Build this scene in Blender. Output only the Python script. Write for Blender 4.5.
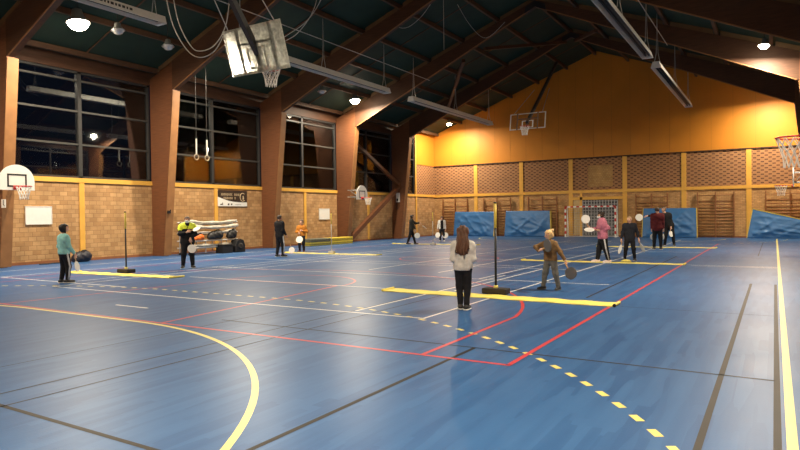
import bpy, math, random
import numpy as np
from mathutils import Vector, Matrix
random.seed(7)
rng = np.random.default_rng(5)
for o in list(bpy.data.objects):
    bpy.data.objects.remove(o)
SC = bpy.context.scene
COL = SC.collection

# ---------------------------------------------------------------- camera, world, exposure
CAM = np.array([-0.097, 0.0, 1.5663])
F_PX, YAW, PITCH, ROLL = 616.77, -0.546, -0.0145, -0.0126
FW = np.array([math.sin(YAW)*math.cos(PITCH), math.cos(YAW)*math.cos(PITCH), math.sin(PITCH)])
R0 = np.array([math.cos(YAW), -math.sin(YAW), 0.0]); U0 = np.cross(R0, FW)
RT = R0*math.cos(ROLL)+U0*math.sin(ROLL); UP = -R0*math.sin(ROLL)+U0*math.cos(ROLL)
cd = bpy.data.cameras.new('camera'); cam = bpy.data.objects.new('camera', cd); COL.objects.link(cam)
cd.sensor_width = 36; cd.lens = F_PX/800*36; cd.clip_start = 0.05; cd.clip_end = 300
cam.matrix_world = Matrix(((RT[0], UP[0], -FW[0], CAM[0]), (RT[1], UP[1], -FW[1], CAM[1]),
                           (RT[2], UP[2], -FW[2], CAM[2]), (0, 0, 0, 1)))
SC.camera = cam
w = bpy.data.worlds.new('night'); SC.world = w; w.use_nodes = True
w.node_tree.nodes['Background'].inputs[0].default_value = (0.02, 0.025, 0.05, 1)
w.node_tree.nodes['Background'].inputs[1].default_value = 0.15
SC.view_settings.view_transform = 'Standard'; SC.view_settings.look = 'None'
SC.view_settings.gamma = 1.0; SC.view_settings.use_curve_mapping = False
SC.view_settings.exposure = 0.2
LAMP_COL = (1.0, 0.85, 0.64)
LAMP_W = 850.0
SPILL = 0.010

# ---------------------------------------------------------------- materials
MATS = {}
def new_mat(name):
    m = bpy.data.materials.new(name); m.use_nodes = True; MATS[name] = m
    return m, m.node_tree.nodes, m.node_tree.links, m.node_tree.nodes['Principled BSDF']
def P(name, rgb, rough=0.6, metal=0.0, var=0.12, scale=8.0, spec=0.4, bump=0.0, stretch=(1, 1, 1)):
    if name in MATS: return MATS[name]
    m, N, L, b = new_mat(name)
    tc = N.new('ShaderNodeTexCoord'); mp = N.new('ShaderNodeMapping'); mp.inputs['Scale'].default_value = stretch
    nz = N.new('ShaderNodeTexNoise'); nz.inputs['Scale'].default_value = scale; nz.inputs['Detail'].default_value = 4
    L.new(tc.outputs['Object'], mp.inputs['Vector']); L.new(mp.outputs['Vector'], nz.inputs['Vector'])
    rp = N.new('ShaderNodeValToRGB')
    rp.color_ramp.elements[0].position = 0.3; rp.color_ramp.elements[1].position = 0.7
    rp.color_ramp.elements[0].color = tuple(c*(1-var) for c in rgb)+(1,)
    rp.color_ramp.elements[1].color = tuple(min(1, c*(1+var)) for c in rgb)+(1,)
    L.new(nz.outputs['Fac'], rp.inputs['Fac']); L.new(rp.outputs['Color'], b.inputs['Base Color'])
    b.inputs['Roughness'].default_value = rough; b.inputs['Metallic'].default_value = metal
    b.inputs['Specular IOR Level'].default_value = spec
    if bump:
        bp = N.new('ShaderNodeBump'); bp.inputs['Strength'].default_value = bump; bp.inputs['Distance'].default_value = 0.02
        L.new(nz.outputs['Fac'], bp.inputs['Height']); L.new(bp.outputs['Normal'], b.inputs['Normal'])
    return m
def emit(name, rgb, strength):
    m, N, L, b = new_mat(name)
    b.inputs['Base Color'].default_value = (0.9, 0.9, 0.9, 1)
    b.inputs['Emission Color'].default_value = rgb+(1,); b.inputs['Emission Strength'].default_value = strength
    return m
def mth(N, L, op, a, bb=None):
    n = N.new('ShaderNodeMath'); n.operation = op
    for i, v in enumerate((a, bb)):
        if v is None: continue
        if isinstance(v, (int, float)): n.inputs[i].default_value = v
        else: L.new(v, n.inputs[i])
    return n.outputs[0]
def wall_coords(N, L, axis):
    tc = N.new('ShaderNodeTexCoord'); s = N.new('ShaderNodeSeparateXYZ'); L.new(tc.outputs['Object'], s.inputs[0])
    c = N.new('ShaderNodeCombineXYZ')
    L.new(s.outputs[1 if axis == 'y' else 0], c.inputs[0]); L.new(s.outputs[2], c.inputs[1])
    return c.outputs[0], s.outputs[1 if axis == 'y' else 0], s.outputs[2]
def block_mat(name, axis, c1, c2, mortar, bw, bh, ms=0.012):
    m, N, L, b = new_mat(name)
    v, _, _ = wall_coords(N, L, axis)
    br = N.new('ShaderNodeTexBrick'); br.inputs['Scale'].default_value = 1.0
    br.inputs['Brick Width'].default_value = bw; br.inputs['Row Height'].default_value = bh
    br.inputs['Mortar Size'].default_value = ms; br.inputs['Mortar Smooth'].default_value = 0.3
    br.inputs['Color1'].default_value = c1+(1,); br.inputs['Color2'].default_value = c2+(1,)
    br.inputs['Mortar'].default_value = mortar+(1,); br.inputs['Bias'].default_value = -0.1
    L.new(v, br.inputs['Vector'])
    nz = N.new('ShaderNodeTexNoise'); nz.inputs['Scale'].default_value = 1.7; nz.inputs['Detail'].default_value = 6
    L.new(v, nz.inputs['Vector'])
    mx = N.new('ShaderNodeMix'); mx.data_type = 'RGBA'; mx.blend_type = 'MULTIPLY'; mx.inputs['Factor'].default_value = 0.55
    rp = N.new('ShaderNodeValToRGB'); rp.color_ramp.elements[0].color = (0.55, 0.5, 0.45, 1); rp.color_ramp.elements[0].position = 0.3
    rp.color_ramp.elements[1].color = (1.2, 1.15, 1.05, 1); rp.color_ramp.elements[1].position = 0.7
    L.new(nz.outputs['Fac'], rp.inputs['Fac']); L.new(br.outputs['Color'], mx.inputs['A']); L.new(rp.outputs['Color'], mx.inputs['B'])
    L.new(mx.outputs['Result'], b.inputs['Base Color'])
    b.inputs['Roughness'].default_value = 0.75; b.inputs['Specular IOR Level'].default_value = 0.3
    bp = N.new('ShaderNodeBump'); bp.inputs['Strength'].default_value = 0.5; bp.inputs['Distance'].default_value = 0.01; bp.invert = True
    L.new(br.outputs['Fac'], bp.inputs['Height']); L.new(bp.outputs['Normal'], b.inputs['Normal'])
    return m
def claustra_mat(name, axis, light, dark, uw=0.40, rh=0.125):
    m, N, L, b = new_mat(name)
    v, u, z = wall_coords(N, L, axis)
    row = mth(N, L, 'FLOOR', mth(N, L, 'DIVIDE', z, rh))
    fz = mth(N, L, 'FRACT', mth(N, L, 'DIVIDE', z, rh))
    off = mth(N, L, 'MULTIPLY', mth(N, L, 'MODULO', row, 2.0), 0.5)
    fu = mth(N, L, 'FRACT', mth(N, L, 'ADD', mth(N, L, 'ADD', mth(N, L, 'DIVIDE', u, uw), off), 100.0))
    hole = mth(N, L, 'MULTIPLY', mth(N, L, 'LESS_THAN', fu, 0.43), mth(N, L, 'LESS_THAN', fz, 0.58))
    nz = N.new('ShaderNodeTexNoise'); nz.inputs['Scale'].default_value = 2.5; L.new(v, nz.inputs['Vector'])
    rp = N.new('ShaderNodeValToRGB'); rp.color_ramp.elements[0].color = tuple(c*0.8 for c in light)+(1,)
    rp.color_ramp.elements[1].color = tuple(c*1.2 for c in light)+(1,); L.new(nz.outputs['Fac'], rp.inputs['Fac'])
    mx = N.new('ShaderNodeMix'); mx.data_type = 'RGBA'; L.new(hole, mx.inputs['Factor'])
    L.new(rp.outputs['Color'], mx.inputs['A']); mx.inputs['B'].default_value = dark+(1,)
    L.new(mx.outputs['Result'], b.inputs['Base Color']); b.inputs['Roughness'].default_value = 0.8
    bp = N.new('ShaderNodeBump'); bp.inputs['Strength'].default_value = 0.6; bp.inputs['Distance'].default_value = 0.03; bp.invert = True
    L.new(hole, bp.inputs['Height']); L.new(bp.outputs['Normal'], b.inputs['Normal'])
    return m
def floor_mat():
    m, N, L, b = new_mat('blue_vinyl_floor')
    tc = N.new('ShaderNodeTexCoord')
    mp = N.new('ShaderNodeMapping'); mp.inputs['Scale'].default_value = (9.0, 0.9, 1); mp.inputs['Rotation'].default_value = (0, 0, 0)
    L.new(tc.outputs['Object'], mp.inputs['Vector'])
    vo = N.new('ShaderNodeTexVoronoi'); vo.inputs['Scale'].default_value = 1.0; vo.distance = 'CHEBYCHEV'; L.new(mp.outputs['Vector'], vo.inputs['Vector'])
    nz = N.new('ShaderNodeTexNoise'); nz.inputs['Scale'].default_value = 1.2; nz.inputs['Detail'].default_value = 6; L.new(mp.outputs['Vector'], nz.inputs['Vector'])
    sp = N.new('ShaderNodeSeparateColor'); L.new(vo.outputs['Color'], sp.inputs[0])
    f = mth(N, L, 'ADD', mth(N, L, 'MULTIPLY', sp.outputs[0], 0.45), mth(N, L, 'MULTIPLY', nz.outputs['Fac'], 0.6))
    rp = N.new('ShaderNodeValToRGB')
    rp.color_ramp.elements[0].position = 0.2; rp.color_ramp.elements[0].color = (0.021, 0.076, 0.208, 1)
    rp.color_ramp.elements[1].position = 0.85; rp.color_ramp.elements[1].color = (0.039, 0.118, 0.282, 1)
    L.new(f, rp.inputs['Fac']); L.new(rp.outputs['Color'], b.inputs['Base Color'])
    n2 = N.new('ShaderNodeTexNoise'); n2.inputs['Scale'].default_value = 0.6; n2.inputs['Detail'].default_value = 5; L.new(tc.outputs['Object'], n2.inputs['Vector'])
    L.new(mth(N, L, 'ADD', mth(N, L, 'MULTIPLY', n2.outputs['Fac'], 0.12), 0.34), b.inputs['Roughness'])
    b.inputs['Specular IOR Level'].default_value = 0.16
    n3 = N.new('ShaderNodeTexNoise'); n3.inputs['Scale'].default_value = 55; L.new(tc.outputs['Object'], n3.inputs['Vector'])
    bp = N.new('ShaderNodeBump'); bp.inputs['Strength'].default_value = 0.12; bp.inputs['Distance'].default_value = 0.004
    L.new(n3.outputs['Fac'], bp.inputs['Height']); L.new(bp.outputs['Normal'], b.inputs['Normal'])
    return m
def glass_mat():
    m, N, L, b = new_mat('window_glass')
    out = N['Material Output']
    gl = N.new('ShaderNodeBsdfGlossy'); gl.inputs['Roughness'].default_value = 0.015; gl.inputs['Color'].default_value = (1, 1, 1, 1)
    tr = N.new('ShaderNodeBsdfTransparent'); tr.inputs['Color'].default_value = (0.8, 0.84, 0.86, 1)
    fr = N.new('ShaderNodeFresnel'); fr.inputs['IOR'].default_value = 1.7
    mx = N.new('ShaderNodeMixShader'); L.new(fr.outputs[0], mx.inputs[0]); L.new(tr.outputs[0], mx.inputs[1]); L.new(gl.outputs[0], mx.inputs[2])
    L.new(mx.outputs[0], out.inputs['Surface'])
    return m
def board_glass(nm='scuffed_clear_board', lo=0.45, hi=0.95):
    m, N, L, b = new_mat(nm)
    out = N['Material Output']
    tc = N.new('ShaderNodeTexCoord'); nz = N.new('ShaderNodeTexNoise'); nz.inputs['Scale'].default_value = 9; nz.inputs['Detail'].default_value = 8
    L.new(tc.outputs['Object'], nz.inputs['Vector'])
    rp = N.new('ShaderNodeValToRGB'); rp.color_ramp.elements[0].position = 0.35; rp.color_ramp.elements[1].position = 0.65
    rp.color_ramp.elements[0].color = (lo, lo, lo, 1); rp.color_ramp.elements[1].color = (hi, hi, hi, 1)
    L.new(nz.outputs['Fac'], rp.inputs['Fac'])
    tr = N.new('ShaderNodeBsdfTransparent'); tr.inputs['Color'].default_value = (0.9, 0.92, 0.9, 1)
    tl = N.new('ShaderNodeBsdfRefraction'); tl.inputs['Roughness'].default_value = 0.8; tl.inputs['IOR'].default_value = 1.11; tl.inputs['Color'].default_value = (0.9, 0.9, 0.86, 1)
    df = N.new('ShaderNodeBsdfTranslucent'); df.inputs['Color'].default_value = (0.85, 0.84, 0.78, 1)
    m2 = N.new('ShaderNodeMixShader'); m2.inputs[0].default_value = 0.4; L.new(tl.outputs[0], m2.inputs[1]); L.new(df.outputs[0], m2.inputs[2])
    mx = N.new('ShaderNodeMixShader'); L.new(rp.outputs['Color'], mx.inputs[0]); L.new(tr.outputs[0], mx.inputs[1]); L.new(m2.outputs[0], mx.inputs[2])
    L.new(mx.outputs[0], out.inputs['Surface'])
    return m

M_floor = floor_mat()
M_glass = glass_mat()
M_clear = board_glass(); M_clear2 = board_glass('clear_board', 0.02, 0.12)
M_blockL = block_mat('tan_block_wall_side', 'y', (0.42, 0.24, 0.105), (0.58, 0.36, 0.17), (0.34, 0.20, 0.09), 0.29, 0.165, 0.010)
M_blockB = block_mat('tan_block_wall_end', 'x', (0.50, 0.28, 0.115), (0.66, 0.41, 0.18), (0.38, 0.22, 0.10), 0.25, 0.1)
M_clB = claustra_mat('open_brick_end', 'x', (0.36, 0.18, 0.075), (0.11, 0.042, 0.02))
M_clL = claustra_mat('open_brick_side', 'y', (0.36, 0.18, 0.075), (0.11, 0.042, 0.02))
M_orange = P('orange_panel', (0.60, 0.225, 0.018), 0.55, var=0.06, scale=0.7)
M_yellow = P('yellow_painted_beam', (0.74, 0.40, 0.07), 0.5, var=0.06, scale=3)
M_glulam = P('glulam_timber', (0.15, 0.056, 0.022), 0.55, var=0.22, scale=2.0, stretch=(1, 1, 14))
M_rafter = P('glulam_shaded', (0.078, 0.032, 0.014), 0.6, var=0.22, scale=2.0, stretch=(1, 1, 9))  # same glulam as the legs, with the roof shade put into the colour
M_pale = P('glulam_lit', (0.28, 0.13, 0.046), 0.55, var=0.12, scale=3.0)  # same glulam again, with light on the inner leg faces painted in
M_purlin = P('purlin_timber', (0.10, 0.047, 0.022), 0.65, var=0.15, scale=3.0)
M_blocking = P('blocking_board', (0.15, 0.085, 0.036), 0.7, var=0.15, scale=3.0)
M_deck = P('green_roof_deck', (0.012, 0.032, 0.019), 0.7, var=0.15, scale=1.5)
M_steel = P('galvanised_steel', (0.45, 0.45, 0.43), 0.4, 0.6, var=0.08)
M_dark = P('dark_steel', (0.03, 0.028, 0.027), 0.5, 0.2)
M_darkwin = P('window_frame_dark', (0.035, 0.034, 0.033), 0.5)
M_white = P('white_paint', (0.80, 0.79, 0.74), 0.45, var=0.03)
M_offwhite = P('offwhite_enamel', (0.74, 0.72, 0.66), 0.4, var=0.05)
M_red = P('red_paint', (0.55, 0.035, 0.03), 0.4, var=0.05)
M_black = P('black_paint', (0.012, 0.012, 0.013), 0.5, var=0.1)
M_rubber = P('black_rubber', (0.022, 0.018, 0.016), 0.7, var=0.2)
M_net = P('white_net_cord', (0.75, 0.73, 0.68), 0.8, var=0.05)
M_lineW = P('white_line_paint', (0.70, 0.70, 0.68), 0.4, var=0.08, scale=3)
M_lineY = P('yellow_line_paint', (0.70, 0.60, 0.17), 0.4, var=0.05, scale=3)
M_lineR = P('red_line_paint', (0.50, 0.045, 0.055), 0.4, var=0.08, scale=3)
M_lineK = P('brown_line_paint', (0.030, 0.027, 0.024), 0.5, var=0.1, scale=3, spec=0.12)
M_strip = P('yellow_foam_strip', (0.80, 0.68, 0.15), 0.6, var=0.06, scale=5)
M_wood = P('varnished_wood', (0.26, 0.105, 0.035), 0.5, var=0.15, scale=6)
M_mat = P('blue_pvc_cover', (0.035, 0.15, 0.37), 0.42, var=0.08, scale=2, spec=0.5)
M_matedge = P('yellow_pvc_edge', (0.62, 0.47, 0.09), 0.5, var=0.08, scale=4)
M_wire = P('pale_cable', (0.45, 0.43, 0.38), 0.6)
M_lens_on = emit('lit_lamp_glass', (1.0, 0.86, 0.62), 60.0)
M_lens_off = P('unlit_lamp_glass', (0.5, 0.5, 0.5), 0.15, 0.3)

# ---------------------------------------------------------------- mesh helpers (world coordinates everywhere)
BASE = {}
class MB:
    def __init__(s): s.v = []; s.f = []; s.mi = []; s.cur = 0
    def add(s, vs, fs):
        o = len(s.v); s.v += [tuple(map(float, p)) for p in vs]
        for f in fs: s.f.append(tuple(i+o for i in f)); s.mi.append(s.cur)
        return s
    def box(s, x0, x1, y0, y1, z0, z1):
        vs = [(x, y, z) for x in (x0, x1) for y in (y0, y1) for z in (z0, z1)]
        return s.add(vs, [(0, 1, 3, 2), (4, 6, 7, 5), (0, 4, 5, 1), (2, 3, 7, 6), (0, 2, 6, 4), (1, 5, 7, 3)])
    def bar(s, a, b, wx, wy, up=(0, 0, 1)):
        a, b = np.array(a, float), np.array(b, float); d = b-a; d /= np.linalg.norm(d)
        u = np.cross(d, up)
        if np.linalg.norm(u) < 1e-4: u = np.cross(d, (1, 0, 0))
        u /= np.linalg.norm(u); v = np.cross(u, d)
        vs = [e+u*i*wx/2+v*j*wy/2 for e in (a, b) for i, j in ((-1, -1), (1, -1), (1, 1), (-1, 1))]
        return s.add(vs, [(3, 2, 1, 0), (4, 5, 6, 7), (0, 1, 5, 4), (1, 2, 6, 5), (2, 3, 7, 6), (3, 0, 4, 7)])
    def tube(s, pts, r, n=8, closed=False):
        pts = [np.array(p, float) for p in pts]; k = len(pts); rings = []
        prev = None
        for i, p in enumerate(pts):
            if closed: d = pts[(i+1) % k]-pts[i-1]
            else: d = pts[min(i+1, k-1)]-pts[max(i-1, 0)]
            d = d/(np.linalg.norm(d)+1e-12)
            if prev is None:
                u = np.cross(d, (0, 0, 1))
                if np.linalg.norm(u) < 0.1: u = np.cross(d, (1, 0, 0))
            else: u = prev-d*(prev@d)
            u /= np.linalg.norm(u); prev = u; v = np.cross(d, u)
            rr = r[i] if hasattr(r, '__len__') else r
            rings.append([p+rr*(math.cos(2*math.pi*j/n)*u+math.sin(2*math.pi*j/n)*v) for j in range(n)])
        vs = [q for ring in rings for q in ring]; fs = []
        for i in range(k if closed else k-1):
            i2 = (i+1) % k
            for j in range(n): fs.append((i*n+j, i*n+(j+1) % n, i2*n+(j+1) % n, i2*n+j))
        if not closed:
            fs.append(tuple(range(n-1, -1, -1))); fs.append(tuple((k-1)*n+j for j in range(n)))
        return s.add(vs, fs)
    def prism(s, poly, axis, lo, hi):
        # poly of 2D points in the two other axes (in xyz order)
        def mk(p, t):
            if axis == 'y': return (p[0], t, p[1])
            if axis == 'x': return (t, p[0], p[1])
            return (p[0], p[1], t)
        n = len(poly); vs = [mk(p, lo) for p in poly]+[mk(p, hi) for p in poly]
        fs = [tuple(range(n)), tuple(range(2*n-1, n-1, -1))]
        for i in range(n): fs.append((i, i+n, (i+1) % n+n, (i+1) % n))
        return s.add(vs, fs)
    def lathe(s, prof, c, axis=(0, 0, 1), n=24):
        c = np.array(c, float); a = np.array(axis, float); a /= np.linalg.norm(a)
        u = np.cross(a, (0, 0, 1))
        if np.linalg.norm(u) < 0.1: u = np.cross(a, (1, 0, 0))
        u /= np.linalg.norm(u); v = np.cross(a, u); vs = []; k = len(prof)
        for r, h in prof:
            for j in range(n):
                t = 2*math.pi*j/n; vs.append(c+a*h+r*(math.cos(t)*u+math.sin(t)*v))
        fs = []
        for i in range(k-1):
            for j in range(n): fs.append((i*n+j, i*n+(j+1) % n, (i+1)*n+(j+1) % n, (i+1)*n+j))
        if prof[0][0] > 1e-4: fs.append(tuple(range(n-1, -1, -1)))
        if prof[-1][0] > 1e-4: fs.append(tuple((k-1)*n+j for j in range(n)))
        return s.add(vs, fs)
    def build(s, name, mat, parent=None, smooth=False, bevel=0.0):
        off = BASE.get(parent.name, (0, 0, 0)) if parent else (0, 0, 0)
        me = bpy.data.meshes.new(name)
        v = np.array(s.v)-np.array(off); me.from_pydata([tuple(q) for q in v], [], s.f)
        for mm in (mat if isinstance(mat, (list, tuple)) else [mat]): me.materials.append(mm)
        if any(s.mi): me.polygons.foreach_set('material_index', s.mi)
        import bmesh
        bm = bmesh.new(); bm.from_mesh(me); bmesh.ops.recalc_face_normals(bm, faces=bm.faces); bm.to_mesh(me); bm.free()
        if smooth: me.polygons.foreach_set('use_smooth', [True]*len(me.polygons))
        o = bpy.data.objects.new(name, me); COL.objects.link(o)
        if parent: o.parent = parent; BASE[o.name] = off
        if bevel:
            md = o.modifiers.new('bevel', 'BEVEL'); md.width = bevel; md.segments = 2; md.limit_method = 'ANGLE'
        return o
GROUPS = {'person': 'players in the hall', 'round_paddle': 'round paddles', 'crash_mat': 'blue crash mats along the end wall', 'wall_bars': 'wall bars on the end wall',
          'floodlight': 'floodlights under the eaves', 'radiant_heater': 'radiant heaters under the roof', 'hanging_cable': 'cables hanging from the roof',
          'wall_basketball_hoop': 'wall basketball hoops', 'hoisted_basketball_goal': 'hoisted basketball boards', 'yellow_floor_strip': 'yellow strips on the floor',
          'pole_stand': 'pole stands on the strips', 'timber_portal_frame': 'timber portal frames', 'notice_board': 'white boards on the side wall', 'foam_block': 'foam blocks by the side wall',
          'gymnastic_ring': 'pair of gymnastic rings', 'rolled_net': 'rolled nets on the rack', 'wind_brace': 'roof braces', 'diagonal_brace': 'wall braces', 'cable_conduit': 'conduits under the rafters'}
def tag(o, label, cat, group=None):
    o['label'] = label; o['category'] = cat
    group = group or GROUPS.get(o.name.split('.')[0])
    if group: o['group'] = group
    return o
def thing(name, loc, label, cat, group=None):
    o = bpy.data.objects.new(name, None); o.empty_display_size = 0.1; COL.objects.link(o); o.location = loc
    BASE[o.name] = tuple(loc); return tag(o, label, cat, group)
def struct(o):
    o['kind'] = 'structure'; return o
def B(*a): return MB().box(*a)
def at(px, py, ax, val):
    d = FW+RT*(px-400)/F_PX+UP*(225-py)/F_PX
    t = (val-CAM[ax])/d[ax]; return CAM+t*d

# ---------------------------------------------------------------- room shell
XL, XR, YB, YN, XC = -22.82, 2.22, 42.65, -1.6, -10.3
def deck_z(x): return 12.5-0.377*abs(x-XC)
FR = [36.38, 30.05, 23.62, 17.02, 10.57, 4.1]          # near faces of the portal frames
FT = 0.26
floor = struct(B(XL-0.3, XR+0.3, YN-0.3, YB+0.3, -0.3, 0).build('floor', M_floor))

ceil = MB()
for sgn in (-1, 1):
    xe = XC+sgn*13.2
    ceil.prism([(XC, deck_z(XC)), (xe, deck_z(xe)), (xe, deck_z(xe)+0.15), (XC, deck_z(XC)+0.15)], 'y', YN-0.5, YB+0.5)
ceiling = struct(ceil.build('ceiling', M_deck))
edges = [YN]+FR[::-1]+[YB]
for i in range(len(edges)-1):
    y0 = edges[i]+(0 if i == 0 else FT/2); y1 = edges[i+1]+(0 if i == len(edges)-2 else FT/2)
    for k in range(-6, 7):
        x = XC+k*2.02 if k else XC-0.1
        zt = deck_z(x)
        B(x-0.06, x+0.06, y0+0.002, y1-0.002, zt-0.21, zt-0.012).build('purlin', M_purlin, ceiling)
    ym = (y0+y1)/2
    for sgn in (-1, 1):
        MB().bar((XC+sgn*0.1, ym, deck_z(XC)-0.05), (XC+sgn*12.3, ym, deck_z(XC+12.3)-0.05), 0.05, 0.03).build('deck_batten', M_purlin, ceiling)

def side_wall(nm, side):
    s = -1 if side == 'left' else 1
    xi = XL if s < 0 else XR                  # inner face
    xo = xi+s*0.28
    a, b = min(xi, xo), max(xi, xo)
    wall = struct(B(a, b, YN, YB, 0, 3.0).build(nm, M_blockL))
    B(a, b, 39.75, YB, 3.16, 5.38).build('open_brick_panel', M_clL, wall)
    B(min(xi-s*0.03, xo), max(xi-s*0.03, xo), 39.75, YB, 5.38, 8.0).build('orange_panel', M_orange, wall)
    bi = xi-s*0.05
    B(min(bi, xo), max(bi, xo), YN, YB, 3.0, 3.17).build('beam', M_yellow, wall)
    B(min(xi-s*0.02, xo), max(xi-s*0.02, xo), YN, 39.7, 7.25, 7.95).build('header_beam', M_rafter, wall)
    for i in range(len(edges)-1):
        ym = (edges[i]+edges[i+1])/2+(0.1 if i == 2 else 0.22)
        B(min(xi-s*0.04, xi+s*0.05), max(xi-s*0.04, xi+s*0.05), ym-0.1, ym+0.1, 0.06, 3.0).build('post', M_yellow, wall)
    B(min(bi, xo), max(bi, xo), 39.6, 39.76, 3.17, 7.6).build('post', M_yellow, wall)
    B(min(xi-s*0.02, xi+s*0.02), max(xi-s*0.02, xi+s*0.02), YN, YB, 0.0, 0.1).build('baseboard_'+side, P('skirting_brown', (0.26, 0.10, 0.04), 0.6)).__setitem__('kind', 'structure')
    return wall
wall_left = side_wall('wall_left', 'left')
wall_right = side_wall('wall_right', 'right')
nwin = 0
for s, xi in ((-1, XL), (1, XR)):
    for i in range(len(edges)-1):
        y0 = edges[i]+(0.05 if i == 0 else FT+0.02); y1 = edges[i+1]-0.02
        if i == len(edges)-2: y1 = 39.58
        nwin += 1
        xg = xi+s*0.14
        win = struct(B(xg-0.006, xg+0.006, y0, y1, 3.17, 7.25).build('window_%d' % nwin, M_glass))
        fr = MB(); xa, xb = min(xi+s*0.04, xi+s*0.18), max(xi+s*0.04, xi+s*0.18)
        for z in (3.17, 7.17): fr.box(xa, xb, y0, y1, z, z+0.08)
        for y in (y0, y1-0.08): fr.box(xa, xb, y, y+0.08, 3.17, 7.25)
        fr.build('window_frame', M_darkwin, win)
        if i < len(edges)-2:
            ym = (y0+y1)/2
            B(xa, xb, ym-0.07, ym+0.07, 3.17, 7.25).build('mullion', M_darkwin, win)
        else: ym = (y0+y1)/2
        for z in (4.46, 5.72, 6.9):
            B(xa+0.02, xb-0.02, y0, y1, z-0.035, z+0.035).build('transom', P('window_transom', (0.055, 0.053, 0.048), 0.45), win)

# back wall
bw = MB().box(XL-0.28, XR+0.28, YB, YB+0.3, 0, 3.0)
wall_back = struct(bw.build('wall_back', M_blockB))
B(XL, XR, YB, YB+0.3, 3.17, 5.38).build('open_brick_panel', M_clB, wall_back)
xs = np.linspace(XL-0.28, XR+0.28, 13)
MB().prism([(XL, 5.38), (XR, 5.38), (XR, deck_z(XR)), (XC, deck_z(XC)), (XL, deck_z(XL))], 'y', YB-0.05, YB+0.3).build('orange_panel', M_orange, wall_back)
for k in range(1, 20):
    x = XL+k*1.19+0.35
    if x < XR-0.2: B(x-0.006, x+0.006, YB-0.056, YB-0.045, 5.4, deck_z(x)-0.05).build('panel_seam', P('panel_seam', (0.36, 0.14, 0.012), 0.6), wall_back)
B(XL, XR, YB-0.06, YB+0.1, 2.98, 3.17).build('beam', M_yellow, wall_back)
B(XL, XR, YB-0.065, YB+0.1, 5.33, 5.40).build('dark_ledge', P('dark_ledge', (0.05, 0.025, 0.012), 0.7), wall_back)
PX = [-19.29+3.575*k for k in range(6)]
for x in PX: B(x-0.14, x+0.14, YB-0.05, YB+0.1, 0.06, 5.34).build('post', M_yellow, wall_back)
struct(B(XL, XR, YB-0.02, YB+0.02, 0, 0.09).build('baseboard_back', P('skirting_brown', (0.26, 0.10, 0.04), 0.6)))
pan = B(-10.95, -9.33, YB-0.03, YB+0.05, 3.40, 4.83)
pan.build('blind_panel', block_mat('pale_block_infill', 'x', (0.44, 0.26, 0.09), (0.52, 0.33, 0.13), (0.36, 0.2, 0.08), 0.16, 0.12), wall_back)
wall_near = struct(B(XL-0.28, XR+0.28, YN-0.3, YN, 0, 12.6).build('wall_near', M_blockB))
DX = -0.27
# storage door behind the goal
door = struct(B(-11.1+DX, -8.72+DX, YB-0.03, YB+0.02, 0.05, 2.5).build('door_1', P('dark_grille_door', (0.055, 0.055, 0.06), 0.5)))
g = MB()
for k in range(13): g.box(DX-11.05+k*0.19-0.025, DX-11.05+k*0.19+0.025, YB-0.05, YB-0.025, 0.08, 2.48)
for k in range(12): g.box(-11.08+DX, -8.74+DX, YB-0.055, YB-0.03, 0.1+k*0.21-0.02, 0.1+k*0.21+0.02)
g.build('grille', P('grille_grey', (0.36, 0.36, 0.36), 0.5), door)
fr = MB().box(-12.0, -8.64, YB-0.055, YB+0.05, 2.52, 2.70).box(-11.25+DX, -11.09+DX, YB-0.055, YB+0.05, 0.05, 3.0)
fr.build('door_frame', M_yellow, door)
B(-11.95, -11.25+DX, YB-0.035, YB+0.02, 0.1, 2.5).build('door_leaf', P('pale_tan_leaf', (0.55, 0.38, 0.17), 0.5), door)

# ---------------------------------------------------------------- portal frames
ORD = ['last portal frame, hard against the orange gable bay', 'second portal frame from the gable, carrying the far wall hoop', 'third portal frame from the gable, beside the banner bay',
       'fourth portal frame from the gable, standing left of the net rack', 'fifth portal frame from the gable, leg at the left photo edge', 'nearest portal frame, overhead just inside the near wall']
for k, y in enumerate(FR):
    t = thing('timber_portal_frame', (XC, y, 0), ('dark brown glulam timber ' if k else 'dark brown glulam ')+ORD[k], 'timber frame')
    for s in (-1, 1):
        def mx(x): return x if s < 0 else 2*XC-x
        leg = MB().prism([(mx(XL+0.003), 0), (mx(-22.12), 0), (mx(-21.38), 6.93), (mx(-21.38), 8.05), (mx(XL+0.003), 7.5)], 'y', y, y+FT)
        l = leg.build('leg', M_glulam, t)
        # pale strip painting the light that falls on the leg's inner face
        a, b = np.array([mx(-22.12), 0.02]), np.array([mx(-21.38), 6.9])
        MB().prism([tuple(a), tuple(b), (b[0]-s*0.02, b[1]), (a[0]-s*0.02, a[1])], 'y', y+0.02, y+FT+0.12).build('lit_face_strip', M_pale, l)
        raf = MB().prism([(mx(-21.38), 6.93), (XC, 11.98), (XC, deck_z(XC)-0.22), (mx(-21.38), deck_z(-21.38)-0.22)], 'y', y, y+FT)
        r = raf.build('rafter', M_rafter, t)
        e = MB().bar((mx(-21.3), y+0.02, 6.95), (XC+s*0.3, y+0.02, 11.82), 0.03, 0.05)
        e.build('edge_bead', M_pale, r)
        bl = MB()
        for q in range(6):
            x0 = mx(XC-2.02*q-0.15); x1 = mx(XC-2.02*(q+1)+0.15)
            z0, z1 = deck_z(x0), deck_z(x1)
            bl.prism([(x0, z0-0.22), (x1, z1-0.22), (x1, z1-0.01), (x0, z0-0.01)], 'y', y+0.03, y+0.10)
        bl.build('blocking', M_blocking, r)
    MB().prism([(XC-0.55, 11.7), (XC, 11.95), (XC+0.55, 11.7), (XC+0.5, 12.02), (XC, 12.25), (XC-0.5, 12.02)], 'y', y-0.02, y+FT+0.02).build('ridge_plate', M_dark, t)

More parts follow.
